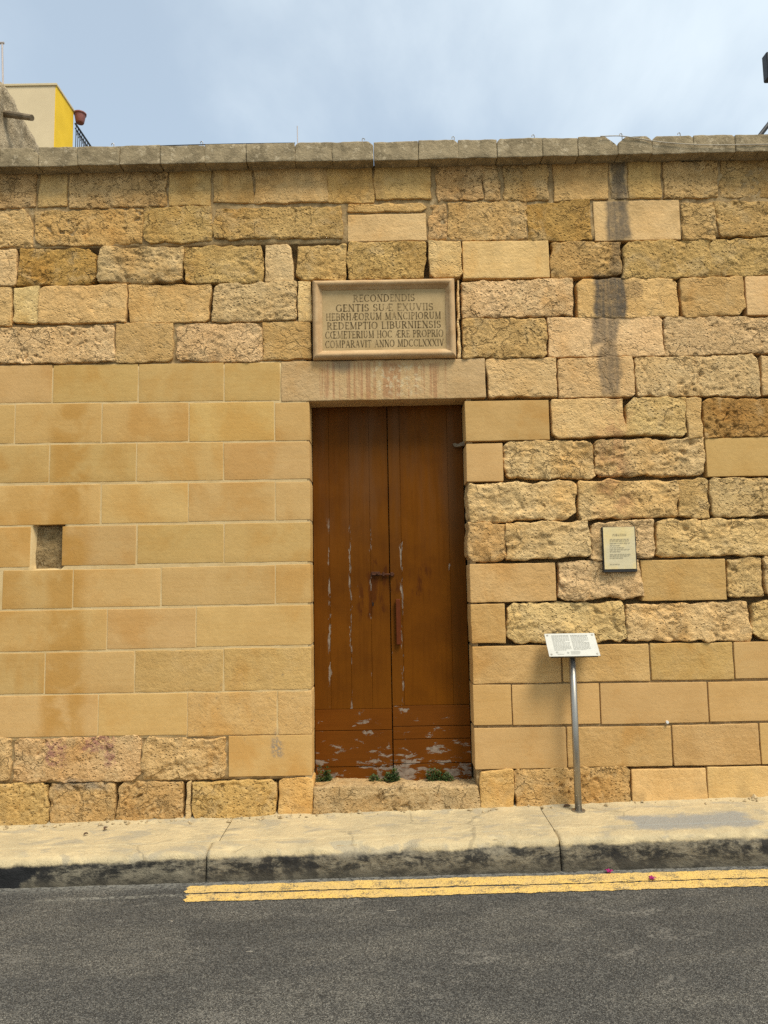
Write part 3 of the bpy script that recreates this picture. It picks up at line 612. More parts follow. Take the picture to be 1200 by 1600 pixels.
# kerb stones: rounded, chipped arris, slightly battered face
kj = [-5.0, -3.25, float(at(322, 1350, KY)[0]), float(at(876, 1335, KY)[0]), 3.05, 5.0]
for i in range(len(kj) - 1):
    a, b = kj[i] + .004, kj[i + 1] - .004; nx = int((b - a) / .016) + 2; xs_ = np.linspace(a, b, nx)
    prof = [(KB, 0), (KB - .05, 0), (KB - .09, -.001), (KY + .045, -.002), (KY + .028, -.004), (KY + .014, -.010), (KY + .005, -.020), (KY, -.034)]
    prof += [(KY - .003 - .022 * f, -.034 - f * .24) for f in np.linspace(.06, 1, 16)]
    pr = np.array(prof); xx = np.repeat(xs_[:, None], len(pr), 1); yy = np.repeat(pr[None, :, 0], nx, 0); hh = np.repeat(pr[None, :, 1], nx, 0)
    zz = pav_z(xx, yy * 0 + KY) + hh + (yy - KY) * PSY * (hh > -.03)
    P = np.stack([xx, yy, zz], -1); de = np.minimum(xx - a, b - xx) + .012; off = (i * 13.7) % 7
    lump = fbm(P * 4 + off, 3) * .016 + fbm(P * 17 + off, 3) * .008
    chip = np.clip(fbm(P * np.array([5, 5, 3]) + 40 + off, 3) - .02, 0, 1) * np.exp(-((hh + .02) / .03) ** 2) * .07 * (pr[None, :, 0] < KY + .05)
    wt = np.clip(-(hh) / .03, 0, 1); endr = np.clip(1 - de / .03, 0, 1) ** 2
    yy = yy + wt * (-lump * .8) + chip + endr * .022 * wt; P0 = np.stack([xx, P[..., 1], 0 * xx], -1); zz = zz - chip * .6 + (.005 * fbm(P0 * 3.5, 4) + .0016 * fbm(P0 * 22, 3)) * np.clip(1 + hh / .05, 0, 1) - endr * .012 * (1 - wt)
    idx = np.arange(xx.size).reshape(xx.shape); V = np.stack([xx, yy, zz], -1).reshape(-1, 3)
    F = np.stack([idx[:-1, :-1], idx[:-1, 1:], idx[1:, 1:], idx[1:, :-1]], -1).reshape(-1, 4)
    ends = [tuple(idx[0, :][::-1]), tuple(idx[-1, :])]
    me_f = [tuple(f) for f in F] + ends
    mesh_obj('kerb_stone', V, me_f, PAVE, pavement, True)

# ------------------------------------------------------------------ door
DY = .19
def door_mat(name, horizontal):
    m, n = mat(name); p = n.pos(); x, y, z = n.sep(p)
    oi = n.n('ShaderNodeObjectInfo'); rnd = oi.outputs['Random']
    sv = (1, 1, 9) if horizontal else (9, 1, 1)
    grain = n.noise(n.vec(p, (3, 8, 60) if horizontal else (60, 8, 3)), 1.0, 5, .6)
    c = n.mix(n.sm(n.noise(p, 2.2, 5, .6), .35, .65), (.148, .046, .0022), (.106, .032, .0018))
    c = n.mix(n.mul(rnd, .35), c, (.090, .034, .006)); c = n.mix(n.sm(grain, .4, .7, 0, .35), c, n.mix(1.0, c, (.68, .62, .55), 'MULTIPLY'))
    if horizontal: c = n.mix(.45, c, (.128, .036, .005))
    # darker runs and rub marks round the bolt and pull
    wx = n.add(x, n.mul(n.sub(n.noise(p, 9, 4), .5), .10)); wz = n.add(z, n.mul(n.sub(n.noise(n.vec(p, loc=(4, 4, 4)), 9, 4), .5), .12))
    def R(x0, x1, y0, y1, sx=.02, sz=.03): return n.rect(wx, wz, float(at(x0, 950, DY)[0]), float(at(x1, 950, DY)[0]), float(at(610, y1, DY)[2]), float(at(610, y0, DY)[2]), sx, sz)
    rub = n.mul(n.mx(n.mx(R(645, 672, 880, 935, .03, .04), R(572, 625, 875, 925, .03, .03)), R(560, 600, 915, 965, .02, .03)), n.sm(n.noise(n.vec(p, (26, 4, 6)), 1.0, 5, .65), .46, .58))
    c = n.mix(n.mul(rub, .7), c, (.055, .014, .003))
    # bleached, chalky upper half of the paint
    fade = n.mul(n.sm(z, float(at(610, 900, DY)[2]), float(at(610, 760, DY)[2])), n.sm(n.noise(n.vec(p, (7, 1, .8)), 1.0, 4, .6), .35, .65))
    c = n.mix(n.mul(fade, .42), c, (.125, .062, .028))
    bare = n.mix(n.sm(n.noise(p, 40, 4, .6), .4, .65), (.26, .205, .155), (.17, .13, .095))
    if horizontal:
        f = n.add(n.mul(n.noise(n.vec(p, (8, 4, 24)), 1.0, 7, .70, .5), .8), n.mul(n.noise(p, 3.3, 3), .28))
        zz = n.sm(z, float(at(610, 1215, DY)[2]), float(at(610, 1120, DY)[2]), .035, -.045)
        cen = n.rect(x, z, float(at(560, 1150, DY)[0]), float(at(722, 1150, DY)[0]), -1, 5, .12, .1)
        pe = n.sm(n.add(n.add(f, zz), n.mul(cen, .045)), .606, .626)
    else:
        seams = None
        for sx_, st in ((515, 1.0), (548, .95), (580, .55), (628, .95), (704, .45)):
            xa = float(at(sx_ - 2 + 1.5, 950, DY)[0]); t = n.mul(n.sm(n.m('ABSOLUTE', n.sub(n.add(x, n.mul(n.sub(n.noise(p, 14, 3), .5), .03)), xa)), .002, .022, 1.0, 0.0), st)
            seams = t if seams is None else n.mx(seams, t)
        zr = n.mul(n.sm(z, float(at(610, 770, DY)[2]), float(at(610, 900, DY)[2])), 1.0)
        f = n.add(n.mul(n.noise(n.vec(p, (38, 10, 6.5)), 1.0, 7, .68, .3), .85), n.mul(n.noise(n.vec(p, (2, 2, 2), (3, 1, 7)), 1.6, 3), .22))
        pe = n.mul(n.sm(n.add(f, n.mul(n.sub(seams, 1.0), .17)), .535, .56), n.sm(zr, .1, .5))
        pe = n.mx(pe, n.mul(n.sm(n.noise(p, 55, 4, .75), .735, .76), n.sm(z, 1.0, .4)))
    c = n.mix(n.mul(pe, .9), c, bare)
    h = n.add(n.mul(grain, .6), n.mul(pe, -.5)); h = n.add(h, n.mul(n.noise(p, 25, 5), .4))
    n.out(c, n.sm(pe, 0, 1, .48, .9), n.bump(h, .0035, .6), spec=.05); return m
DV, DH = door_mat('peeling_brown_paint', False), door_mat('peeling_brown_boards', True)
door = empty('double_door', (float(at(613, 1225, DY)[0]), DY, STEP_Z)); bpy.context.view_layer.update()
tag(door, 'tall narrow wooden double door with peeling brown paint set deep in the wall', 'door')
def reparent(o, par):
    o.parent = par; o.matrix_parent_inverse = par.matrix_world.inverted(); return o
DZ0, DZ1 = STEP_Z + .012, lz0 + .02
dx = lambda px, py=950: float(at(px, py, DY)[0]); dz = lambda py, px=612: float(at(px, py, DY)[2])
DL, DR, DM = JAMB_L + .004, JAMB_R - .004, float(at(610, 950, DY)[0])
def board(x0, x1, z0, z1, y, th, material, par, name='board', bev=.0011, tilt=0.0):
    o = MB().box(x0, x1, y, y + th, z0, z1, bev).build(name, material); return reparent(o, par)
leaves = []
for side in (0, 1):
    lf = MB().box(DL if side == 0 else DM + .002, DM - .002 if side == 0 else DR, DY + .022, DY + .05, DZ0, DZ1 - .012, .002).build('door_leaf', DV)
    reparent(lf, door); leaves.append(lf)
zL, zR = dz(1107), dz(1103)
e = .0005
for a, b in ((DL, dx(516)), (dx(516), dx(548)), (dx(548), dx(580)), (dx(580), DM - .003)):
    board(a + e, b - e, zL + .002, DZ1 - .012, DY + random.uniform(-.001, .001), .021, DV, leaves[0])
for a, b, yo in ((DM + .003, dx(629), -.008), (dx(629), dx(705), 0), (dx(705), DR, .001)):
    board(a + e, b - e, zR + .002, DZ1 - .012, DY + yo, .021, DV, leaves[1])
for y0, y1 in ((1107, 1139.5), (1140.5, 1196), (1197, 1224)):
    board(DL + .002, DM - .004, dz(y1), dz(y0), DY - .006 + random.uniform(-.002, .002), .027, DH, leaves[0])
for y0, y1 in ((1103, 1134.5), (1135.5, 1154.5), (1155.5, 1192.5), (1193.5, 1222)):
    board(DM + .004, DR - .002, dz(y1), dz(y0), DY - .007 + random.uniform(-.002, .002), .028, DH, leaves[1])
# bolt, keyhole, pull handle
hb = MB(); bx0, bx1, bz = dx(581), dx(617), dz(896.5)
hb.box(bx0, bx0 + .062, DY - .006, DY, bz - .014, bz + .016, .002); hb.tube([(bx0 + .008, DY - .013, bz - .004), (bx1, DY - .013, bz - .004)], .0065, 8)
hb.box(bx0 + .078, bx0 + .092, DY - .022, DY, bz - .016, bz + .012, .002); hb.box(bx0 + .036, bx0 + .046, DY - .030, DY - .008, bz - .003, bz + .010, .002)
hb.box(bx1 - .026, bx1 - .006, DY - .024, DY - .007, bz - .018, bz + .010, .002)
reparent(hb.build('bolt', RUST), leaves[0])
kh = MB(); kx, kz = dx(583), dz(943)
kv = [(kx + .006 * math.cos(t), DY - .0035, kz + .005 + .006 * math.sin(t)) for t in np.linspace(-.9, math.pi + .9, 12)] + [(kx - .0045, DY - .0035, kz - .013), (kx + .0045, DY - .0035, kz - .013)]
kh.raw(kv + [(a, DY - .0005, c) for a, b, c in kv], [tuple(range(14))] + [(i, (i + 1) % 14, 14 + (i + 1) % 14, 14 + i) for i in range(14)])
reparent(kh.build('keyhole', BLACKHOLE), leaves[0])
HANDLE = simple('red_brown_handle', (.11, .024, .004), .6, 0, .15, .2, 30)
ph = MB(); hx, hz0, hz1 = dx(622.5), dz(1007), dz(936)
ph.box(hx - .019, hx + .014, DY - .036, DY - .018, hz0, hz1, .004); ph.box(hx - .014, hx + .010, DY - .02, DY - .008, hz0 + .01, hz0 + .05, .002); ph.box(hx - .014, hx + .010, DY - .02, DY - .008, hz1 - .05, hz1 - .01, .002)
reparent(ph.build('pull_handle', HANDLE), leaves[1])
# torn pale strip nailed across the right edge
ts = MB(); tx0, tx1, tz = dx(714), JAMB_R + .0, dz(697)
tv = [(tx0, DY - .012, tz + .006), (tx0 + .010, DY - .014, tz - .016), (tx0 + .028, DY - .016, tz - .022), (tx1, DY - .10, tz - .022), (tx1, DY - .10, tz + .008), (tx0 + .034, DY - .016, tz + .004), (tx0 + .018, DY - .013, tz + .012)]
ts.raw(tv + [(a, b + .003, c) for a, b, c in tv], [tuple(range(7)), tuple(range(13, 6, -1))] + [(i, (i + 1) % 7, 7 + (i + 1) % 7, 7 + i) for i in range(7)])
tag(ts.build('torn_strip', WOODOLD), 'torn pale strip stuck to the right door jamb near the top of the door', 'strip')

# ------------------------------------------------------------------ inscribed plaque
GL = {}
def _seg(x0, y0, x1, y1, wd):
    d = math.hypot(x1 - x0, y1 - y0); nx, ny = -(y1 - y0) / d * wd / 2, (x1 - x0) / d * wd / 2
    return [(x0 + nx, y0 + ny), (x1 + nx, y1 + ny), (x1 - nx, y1 - ny), (x0 - nx, y0 - ny)]
K_, T_ = .135, .06
def _arc(cx, cy, rx, ry, a0, a1, n=12):
    out = []; A = np.radians(np.linspace(a0, a1, n + 1))
    for i in range(n):
        q = []
        for aa, o in ((A[i], 1), (A[i + 1], 1), (A[i + 1], -1), (A[i], -1)):
            wd = T_ * .8 + (K_ - T_ * .6) * abs(math.cos(aa)) ** 1.5
            q.append((cx + (rx + o * wd / 2) * math.cos(aa), cy + (ry + o * wd / 2) * math.sin(aa)))
        out.append(q)
    return out
def _stem(x, y0=0., y1=1., wd=K_, serif=True):
    o = [_seg(x, y0, x, y1, wd)]
    if serif: o += [_seg(x - .15, .025, x + .15, .025, .05)] * (y0 == 0) + [_seg(x - .15, .975, x + .15, .975, .05)] * (y1 == 1)
    return o
def _bar(x0, x1, y, wd=T_): return [_seg(x0, y, x1, y, wd)]
def glyphs():
    G = {}
    G['I'] = (.30, _stem(.15)); G['L'] = (.62, _stem(.15) + _bar(.15, .58, .035) + [_seg(.58, 0, .58, .2, .05)])
    E = _stem(.15) + _bar(.15, .55, .965) + _bar(.15, .48, .52) + _bar(.15, .58, .035) + [_seg(.56, .8, .56, 1, .05), _seg(.58, 0, .58, .2, .05)]
    G['E'] = (.62, E); G['T'] = (.72, _stem(.36) + _bar(.04, .68, .965) + [_seg(.04, .8, .04, 1, .05), _seg(.68, .8, .68, 1, .05)])
    G['H'] = (.80, _stem(.15) + _stem(.65) + _bar(.15, .65, .52)); G['N'] = (.82, _stem(.14, wd=T_) + _stem(.68, wd=T_) + [_seg(.14, .97, .68, .03, K_)])
    G['M'] = (.98, _stem(.15, wd=T_) + _stem(.83) + [_seg(.17, .97, .48, .05, K_), _seg(.48, .05, .81, .97, T_)])
    ft = lambda x: [_seg(x - .11, .025, x + .11, .025, .05)]; hd = lambda x: [_seg(x - .11, .975, x + .11, .975, .05)]
    G['A'] = (.80, [_seg(.10, .02, .40, .98, T_), _seg(.40, .98, .70, .02, K_)] + _bar(.2, .6, .36) + ft(.10) + ft(.70))
    G['V'] = (.78, [_seg(.10, .98, .40, .02, K_), _seg(.40, .02, .68, .98, T_)] + hd(.10) + hd(.68))
    G['X'] = (.78, [_seg(.10, .98, .66, .02, K_), _seg(.66, .98, .10, .02, T_)] + hd(.1) + hd(.66) + ft(.1) + ft(.66))
    G['O'] = (.88, _arc(.43, .5, .36, .47, 0, 360, 24)); G['C'] = (.78, _arc(.43, .5, .36, .47, 45, 318, 20) + [_seg(.68, .78, .68, .96, .05)])
    G['G'] = (.82, _arc(.43, .5, .36, .47, 45, 330, 20) + [_seg(.70, .04, .70, .42, K_), _seg(.55, .42, .8, .42, .05), _seg(.68, .78, .68, .96, .05)])
    G['D'] = (.84, _stem(.15) + _arc(.35, .5, .40, .465, -90, 90, 14) + _bar(.15, .37, .965) + _bar(.15, .37, .035))
    P = _stem(.15) + _arc(.32, .74, .25, .225, -90, 90, 10) + _bar(.15, .33, .965) + _bar(.15, .33, .515)
    G['P'] = (.62, P); G['R'] = (.76, P + [_seg(.34, .52, .68, .02, K_)] + ft(.68)); G['B'] = (.70, P + _arc(.34, .28, .29, .245, -90, 90, 10) + _bar(.15, .35, .035))
    G['S'] = (.60, _arc(.29, .735, .20, .23, 30, 270, 12) + _arc(.29, .265, .22, .235, -150, 90, 12) + [_seg(.48, .76, .48, .96, .05), _seg(.07, .04, .07, .24, .05)])
    G['U'] = (.80, _stem(.15, .33, 1) + _stem(.65, .33, 1, T_) + _arc(.40, .33, .25, .29, 180, 360, 12))
    G['Z'] = (.7, _bar(.08, .6, .965) + _bar(.08, .62, .035) + [_seg(.6, .95, .08, .05, K_)])
    G['Æ'] = (1.02, [_seg(.06, .02, .48, .98, T_)] + _bar(.22, .55, .36) + [[(a + .40, b) for a, b in q] for q in E])
    G['Œ'] = (1.16, _arc(.43, .5, .36, .47, 60, 300, 18) + [[(a + .52, b) for a, b in q] for q in E]); G[' '] = (.34, [])
    return G
GL = glyphs()
def text_mesh(txt, x0, x1, z, h, y, track=.10):
    tot = sum(GL[c][0] + track for c in txt) - track; sx = (x1 - x0) / tot; V = []; F = []; cx = 0
    for ch in txt:
        for qd in GL[ch][1]:
            b = len(V); V += [(x0 + (cx + a) * sx, y, z + bb * h) for a, bb in qd]; F.append((b, b + 1, b + 2, b + 3))
        cx += GL[ch][0] + track
    return V, F
pc = at(600, 500); plaque = empty('inscription_plaque', (float(at(600, 562)[0]), -.0, float(at(600, 562)[2])))
tag(plaque, 'inscribed stone plaque with rounded moulded frame above the door lintel', 'plaque')
bpy.context.view_layer.update()
PX0, PX1, PZ0, PZ1 = X(489, 500), X(711, 500), Z(561.5, 600), Z(439, 600)
PS = .80
prof = [(a * PS, b) for a, b in [(0, .02), (0, -.018), (.006, -.034), (.018, -.046), (.032, -.050), (.046, -.046), (.056, -.036), (.060, -.026), (.066, -.024), (.070, -.016), (.080, -.014), (.084, .004)]]
def frame_side(side):
    cs = {'T': ((PX0, PZ1), (PX1, PZ1), (1, -1), (-1, -1)), 'B': ((PX0, PZ0), (PX1, PZ0), (1, 1), (-1, 1)), 'L': ((PX0, PZ0), (PX0, PZ1), (1, 1), (1, -1)), 'R': ((PX1, PZ0), (PX1, PZ1), (-1, 1), (-1, -1))}[side]
    V = []; F = []; n = len(prof); ns = 40
    for k in range(ns + 1):
        f = k / ns
        for o, y in prof:
            ax, az = cs[0][0] + cs[2][0] * o, cs[0][1] + cs[2][1] * o; bx_, bz_ = cs[1][0] + cs[3][0] * o, cs[1][1] + cs[3][1] * o
            V.append((ax + (bx_ - ax) * f, y, az + (bz_ - az) * f))
    V = np.array(V); nn = fbm(V * 9, 3); V[:, 1] += nn * .004
    V[:, 1] += np.clip(fbm(V * 16 + 9, 2) - .3, 0, 1) * .03
    for k in range(ns):
        for i in range(n - 1): F.append((k * n + i, k * n + i + 1, (k + 1) * n + i + 1, (k + 1) * n + i))
    o = mesh_obj('frame_moulding', V, F, FRAME, None, True); return reparent(o, plaque)
for sd in 'TBLR': frame_side(sd)
panel = reparent(MB().box(PX0 + .02, PX1 - .02, -.008, .05, PZ0 + .02, PZ1 - .02).build('panel', PLAQ), plaque); bpy.context.view_layer.update()
LINES = [("RECONDENDIS", 552, 648, 471.5, 0), ("GENTIS SUÆ EXUVIIS", 525, 677, 486.3, 0), ("HEBRHÆORUM MANCIPIORUM", 509.5, 689, 500, 0), ("REDEMPTIO LIBURNIENSIS", 511, 689, 514, 0), ("CŒMETERIUM HOC ÆRE PROPRIO", 508.5, 693, 528, 0), ("COMPARAVIT ANNO MDCCLXXXIV", 508.5, 693.5, 542.5, 0)]
rw = random.Random(2)
for txt, xa, xb, yb, _ in LINES:
    x0, x1 = X(xa, yb), X(xb, yb); z = Z(yb, (xa + xb) / 2); V, F = text_mesh(txt, x0, x1, z, .0505, -.0095)
    V = [(a + rw.gauss(0, .0007), b, c + rw.gauss(0, .0007)) for a, b, c in V]
    me = mesh_obj('inscription_line', V, F, CARVE); me.data.materials.append(CARVE_FADED)
    for pg in me.data.polygons:
        cxy = pg.center; wn = float(perlin(np.array([cxy.x * 9, 1.3, cxy.z * 14]))) + (.18 if (cxy.z > Z(488) and cxy.x > .02) else 0)
        pg.material_index = 1 if wn > .13 else 0
    me['kind'] = 'stuff'; reparent(me, panel)

# ------------------------------------------------------------------ wall notice
NY = -.035
def paper_mat():
    m, n = mat('sun_yellowed_paper'); p = n.pos(); x, y, z = n.sep(p)
    c = n.mix(n.sm(n.noise(p, 5.5, 3, .5), .35, .65), (.72, .57, .28), (.62, .53, .33)); c = n.mix(n.sm(n.noise(n.vec(p, (1, 1, .5), (2, 0, 5)), 12, 3), .5, .7, 0, .5), c, (.76, .57, .24))
    n.out(c, .4, n.bump(n.noise(p, 14, 3), .01, .35), spec=.2); return m
PAPER = paper_mat()
nx0, nx1, nz0, nz1 = float(at(942, 860, NY)[0]), float(at(994.5, 860, NY)[0]), float(at(968, 894, NY)[2]), float(at(968, 823, NY)[2])
notice = empty('wall_notice', ((nx0 + nx1) / 2, -.01, nz0)); tag(notice, 'yellowed printed notice in a thin black frame on the rough stones beside the door', 'notice'); bpy.context.view_layer.update()
reparent(MB().box(nx0, nx1, NY, .0, nz0, nz1, .003).build('case', BOXBLACK), notice)
pgx, pgz = np.meshgrid(np.linspace(nx0 + .006, nx1 - .008, 12), np.linspace(nz0 + .021, nz1 - .003, 16), indexing='ij'); P = np.stack([pgx, 0 * pgx, pgz], -1)
py_ = NY - .004 - .0015 * fbm(P * 14, 2); idx = np.arange(pgx.size).reshape(pgx.shape)
sh = mesh_obj('paper', np.stack([pgx, py_, pgz], -1).reshape(-1, 3), np.stack([idx[:-1, :-1], idx[1:, :-1], idx[1:, 1:], idx[:-1, 1:]], -1).reshape(-1, 4), PAPER, None, True); reparent(sh, notice); bpy.context.view_layer.update()
V, F = text_mesh("PARATISSI", float(at(957, 836, NY)[0]), float(at(978, 836, NY)[0]), float(at(968, 837.3, NY)[2]), .014, NY - .0068, .2)
reparent(mesh_obj('printed_title', V, F, simple('black_print', (.09, .08, .06), .7)), sh)
tb = MB(); rr = random.Random(11)
for py, xe in ((842.5, 982), (845, 984), (848.5, 984), (852, 968), (855.5, 976), (858.5, 984), (861.5, 970), (866, 985), (868.5, 985), (871.5, 976), (881.5, 968)):
    x = 952.5
    while x < xe - 2:
        wl = min(rr.uniform(2, 6), xe - x); a, b, c = float(at(x, py, NY)[0]), float(at(x + wl, py, NY)[0]), float(at(968, py, NY)[2])
        tb.raw([(a, NY - .0066, c - .0018), (b, NY - .0066, c - .0018), (b, NY - .0066, c + .0018), (a, NY - .0066, c + .0018)], [(0, 1, 2, 3)]); x += wl + .9
_t = tb.build('printed_text', simple('pale_print', (.33, .29, .19), .8)); _t['kind'] = 'stuff'; reparent(_t, sh)

# ------------------------------------------------------------------ sign on a steel post
pb = on_pav(904, 1267); PBX, PBY = float(pb[0]), float(pb[1])
sign = empty('information_stand', (PBX, PBY, pav_z(PBX, PBY))); tag(sign, 'tilted steel information panel on a round steel post standing on the pavement', 'sign'); bpy.context.view_layer.update()
D1, D2 = PBY + .055, PBY - .075
tl, tr, br, bl = at(851, 991, D1), at(929, 989.5, D1), at(937, 1025, D2), at(857.5, 1026.5, D2)
cen = (tl + tr + br + bl) / 4; ux = Vector(((tr - tl) + (br - bl)) / 2); uy = Vector(((tl - bl) + (tr - br)) / 2); hw, hh = ux.length / 2, uy.length / 2
ux = Vector((1, 0, 0)) ; uy = Vector((0, uy.y, uy.z)).normalized(); un = ux.cross(uy)
cenv = Vector(cen)
def pl(u, v, k=0.0): return cenv + ux * u + uy * v + un * k
def slab(mb, u0, u1, v0, v1, k0, k1):
    v = [pl(u, vv, k) for u in (u0, u1) for vv in (v0, v1) for k in (k0, k1)]
    return mb.raw(v, [(0, 1, 3, 2), (4, 6, 7, 5), (0, 4, 5, 1), (2, 3, 7, 6), (0, 2, 6, 4), (1, 5, 7, 3)])
topc = pl(0, -.01, -.03); pz0 = pav_z(PBX, PBY)
tubeo = MB().tube([(PBX, PBY, pz0 - .02), (PBX, PBY, pz0 + .4), (PBX, PBY, pl(0, 0).z - .012)], .0222, 24).build('post', STEEL, None, True); reparent(tubeo, sign)
reparent(MB().tube([(PBX, PBY, pz0 - .01), (PBX, PBY, pz0 + .007)], .043, 28).build('base_flange', STEEL, None), sign)
plate = slab(MB(), -hw, hw, -hh, hh, 0, .004).build('panel', STEELP); reparent(plate, sign)
back = slab(MB(), -hw + .012, hw - .012, -hh + .004, hh - .01, -.016, -.001).build('backing', BOXBLACK); reparent(back, sign); bpy.context.view_layer.update()
for u in (-1, 1):
    for v in (-1, 1):
        c = pl(u * (hw - .017), v * (hh - .016)); s_ = MB().tube([c + un * .003, c + un * .0065], .0062, 12).build('screw', simple('screw_dark', (.16, .15, .13), .4, .7)); reparent(s_, plate)
it = MB(); rr = random.Random(4)
for u0, u1 in ((-hw * .74, -hw * .06), (hw * .02, hw * .70)):
    for k in range(13):
        v = hh * (.80 - k * .105); u = u0; ue = u1 if k not in (5, 12) else u1 - .03
        if v < -hh * .52: break
        while u < ue - .004:
            wl = min(rr.uniform(.006, .02), ue - u); hgt = .0022 if k else .0036
            it.raw([pl(u, v - hgt, .0052), pl(u + wl, v - hgt, .0052), pl(u + wl, v + hgt, .0052), pl(u, v + hgt, .0052)], [(0, 1, 2, 3)]); u += wl + .0035
for u0, u1, v in ((-hw * .12, hw * .25, -.62), (-hw * .12, hw * .25, -.72), (-hw * .12, hw * .22, -.82), (-hw * .66, -hw * .40, -.82)):
    it.raw([pl(u0, v * hh - .0018, .0052), pl(u1, v * hh - .0018, .0052), pl(u1, v * hh + .0018, .0052), pl(u0, v * hh + .0018, .0052)], [(0, 1, 2, 3)])
for u, v, r_ in ((-hw * .66, -.66, .009), (-hw * .23, -.70, .008)):     # small emblems
    it.raw([pl(u + r_ * (.75 if k % 2 else 1) * math.cos(k * math.pi / 6), v * hh + r_ * (.75 if k % 2 else 1) * math.sin(k * math.pi / 6), .0052) for k in range(12)], [tuple(range(12))])
_t = it.build('printed_text', INK); _t['kind'] = 'stuff'; reparent(_t, plate)

# ------------------------------------------------------------------ small things on wall and ground
pa = at(1042, 1128); tag(MB().tube([(pa[0], .0, pa[2]), (pa[0], -.014, pa[2])], .0095, 12).build('wall_plug', WHITEPLAST), 'small white plug in the smooth blocks right of the sign post', 'plug')

def leafmat():
    m, n = mat('weed_leaf'); p = n.pos(); oi = n.noise(p, 30, 2)
    n.out(n.mix(n.sm(oi, .35, .65), (.022, .048, .009), (.07, .095, .022)), .6, spec=.3); return m
WEED = leafmat()
def weed(px, wpx, label, sd, hmul=1.0):
    rr = random.Random(sd); cx = float(at(px, 1222, DY - .05)[0]); half = wpx / 230 / 2 * 1.05; V = []; F = []
    cl = [(rr.uniform(-.85, .85), rr.uniform(.45, 1.25)) for _ in range(4)]
    for k in range(int(19 * wpx)):
        cc = rr.choice(cl); u = max(-1, min(1, cc[0] + rr.gauss(0, .22))); x = cx + u * half; hmax = (.075 * cc[1] * max(.15, 1 - 2.2 * abs(u - cc[0])) + .008) * hmul
        z = STEP_Z + rr.random() ** 1.2 * hmax; y = DY - .035 - rr.random() * .035
        L = rr.uniform(.007, .021); a = rr.uniform(0, 6.28); el = rr.uniform(-.3, 1.2); d = Vector((math.cos(a) * math.cos(el), math.sin(a) * math.cos(el), math.sin(el)))
        if y + d.y * L > DY - .012: d.y = -abs(d.y)
        sde = d.cross(Vector((rr.uniform(-1, 1), rr.uniform(-1, 1), 1))).normalized() * L * .32; p = Vector((x, y, z)); b = len(V)
        V += [p, p + d * L * .5 + sde, p + d * L, p + d * L * .5 - sde]; F.append((b, b + 1, b + 2, b + 3))
    for k in range(8):
        u = rr.uniform(-.7, .7); p = Vector((cx + u * half, DY - .05, STEP_Z - .002)); t = p + Vector((rr.uniform(-.02, .02), rr.uniform(-.02, .0), rr.uniform(.03, .08) * hmul)); b = len(V)
        V += [p + Vector((-.0012, 0, 0)), p + Vector((.0012, 0, 0)), t]; F.append((b, b + 1, b + 2))
    o = mesh_obj('weed_tuft', V, F, WEED); tag(o, label, 'weed', 'weeds at the foot of the door'); return o
weed(508, 26, 'green weed tuft at the left foot of the brown door', 1, 1.25)
weed(601, 42, 'green weed tuft growing at the middle of the door step', 2, 1.0)
weed(693, 46, 'spreading green weed tuft at the right foot of the brown door', 3, 1.05)

PETAL = simple('magenta_petal', (.34, .012, .13), .6, 0, .3, .3, 50)
def blossom(px, py, label, sd):
    rr = random.Random(sd); c = Vector(on_road(px, py)); c.z += .006; V = []; F = []
    for k in range(5):
        a = k * 1.25 + rr.uniform(-.3, .3); L = rr.uniform(.016, .026); wd = L * .62; d = Vector((math.cos(a), math.sin(a), 0)); sdv = Vector((-d.y, d.x, 0)); r0 = len(V); up = Vector((0, 0, 1))
        for i in range(5):
            f = i / 4; wv = math.sin(math.pi * min(f * .92 + .06, 1)) * wd
            for j in (-1, 0, 1): V.append(c + d * L * f + sdv * wv * j * .5 + up * (.014 * math.sin(f * 2.4) * rr.uniform(.7, 1.2) - .006 * abs(j) * f + .002))
        for i in range(4):
            for j in range(2): F.append((r0 + i * 3 + j, r0 + i * 3 + j + 1, r0 + i * 3 + j + 4, r0 + i * 3 + j + 3))
    o = mesh_obj('fallen_blossom', V, F, PETAL, None, True); sm_ = o.modifiers.new('thick', 'SOLIDIFY'); sm_.thickness = .0006
    tag(o, label, 'blossom', 'fallen magenta blossoms')
blossom(952, 1365, 'crumpled magenta blossom lying between the kerb and the yellow lines', 3)
blossom(1018, 1375.5, 'crumpled magenta blossom lying on the double yellow lines', 8)
CHIP = simple('brown_leaf', (.10, .055, .028), .8)
def dry_leaf(px, py, label, a, L=.03):
    c = Vector(on_pav(px, py)); c.z += .006; V = []; F = []
    d = Vector((math.cos(a), math.sin(a), 0)); s_ = Vector((-d.y, d.x, 0))
    for i in range(5):
        f = i / 4; wv = math.sin(math.pi * (f * .9 + .05)) * L * .3
        for j in (-1, 0, 1): V.append(c + d * L * (f - .5) + s_ * wv * j + Vector((0, 0, .008 * abs(j) + .006 * math.sin(f * 3))))
    for i in range(4):
        for j in range(2): F.append((i * 3 + j, i * 3 + j + 1, i * 3 + j + 4, i * 3 + j + 3))
    o = mesh_obj('dry_leaf', V, F, CHIP); o.modifiers.new('thick', 'SOLIDIFY').thickness = .001; tag(o, label, 'leaf', 'dry leaves on the pavement')
dry_leaf(134, 1306, 'small brown dry leaf lying mid pavement at the left', .9)
dry_leaf(165, 1297, 'brown dry leaf against the foot of the wall at the left', 1.5, .045)
dry_leaf(886, 1262, 'dark curled leaf beside the foot of the sign post', .3, .05)

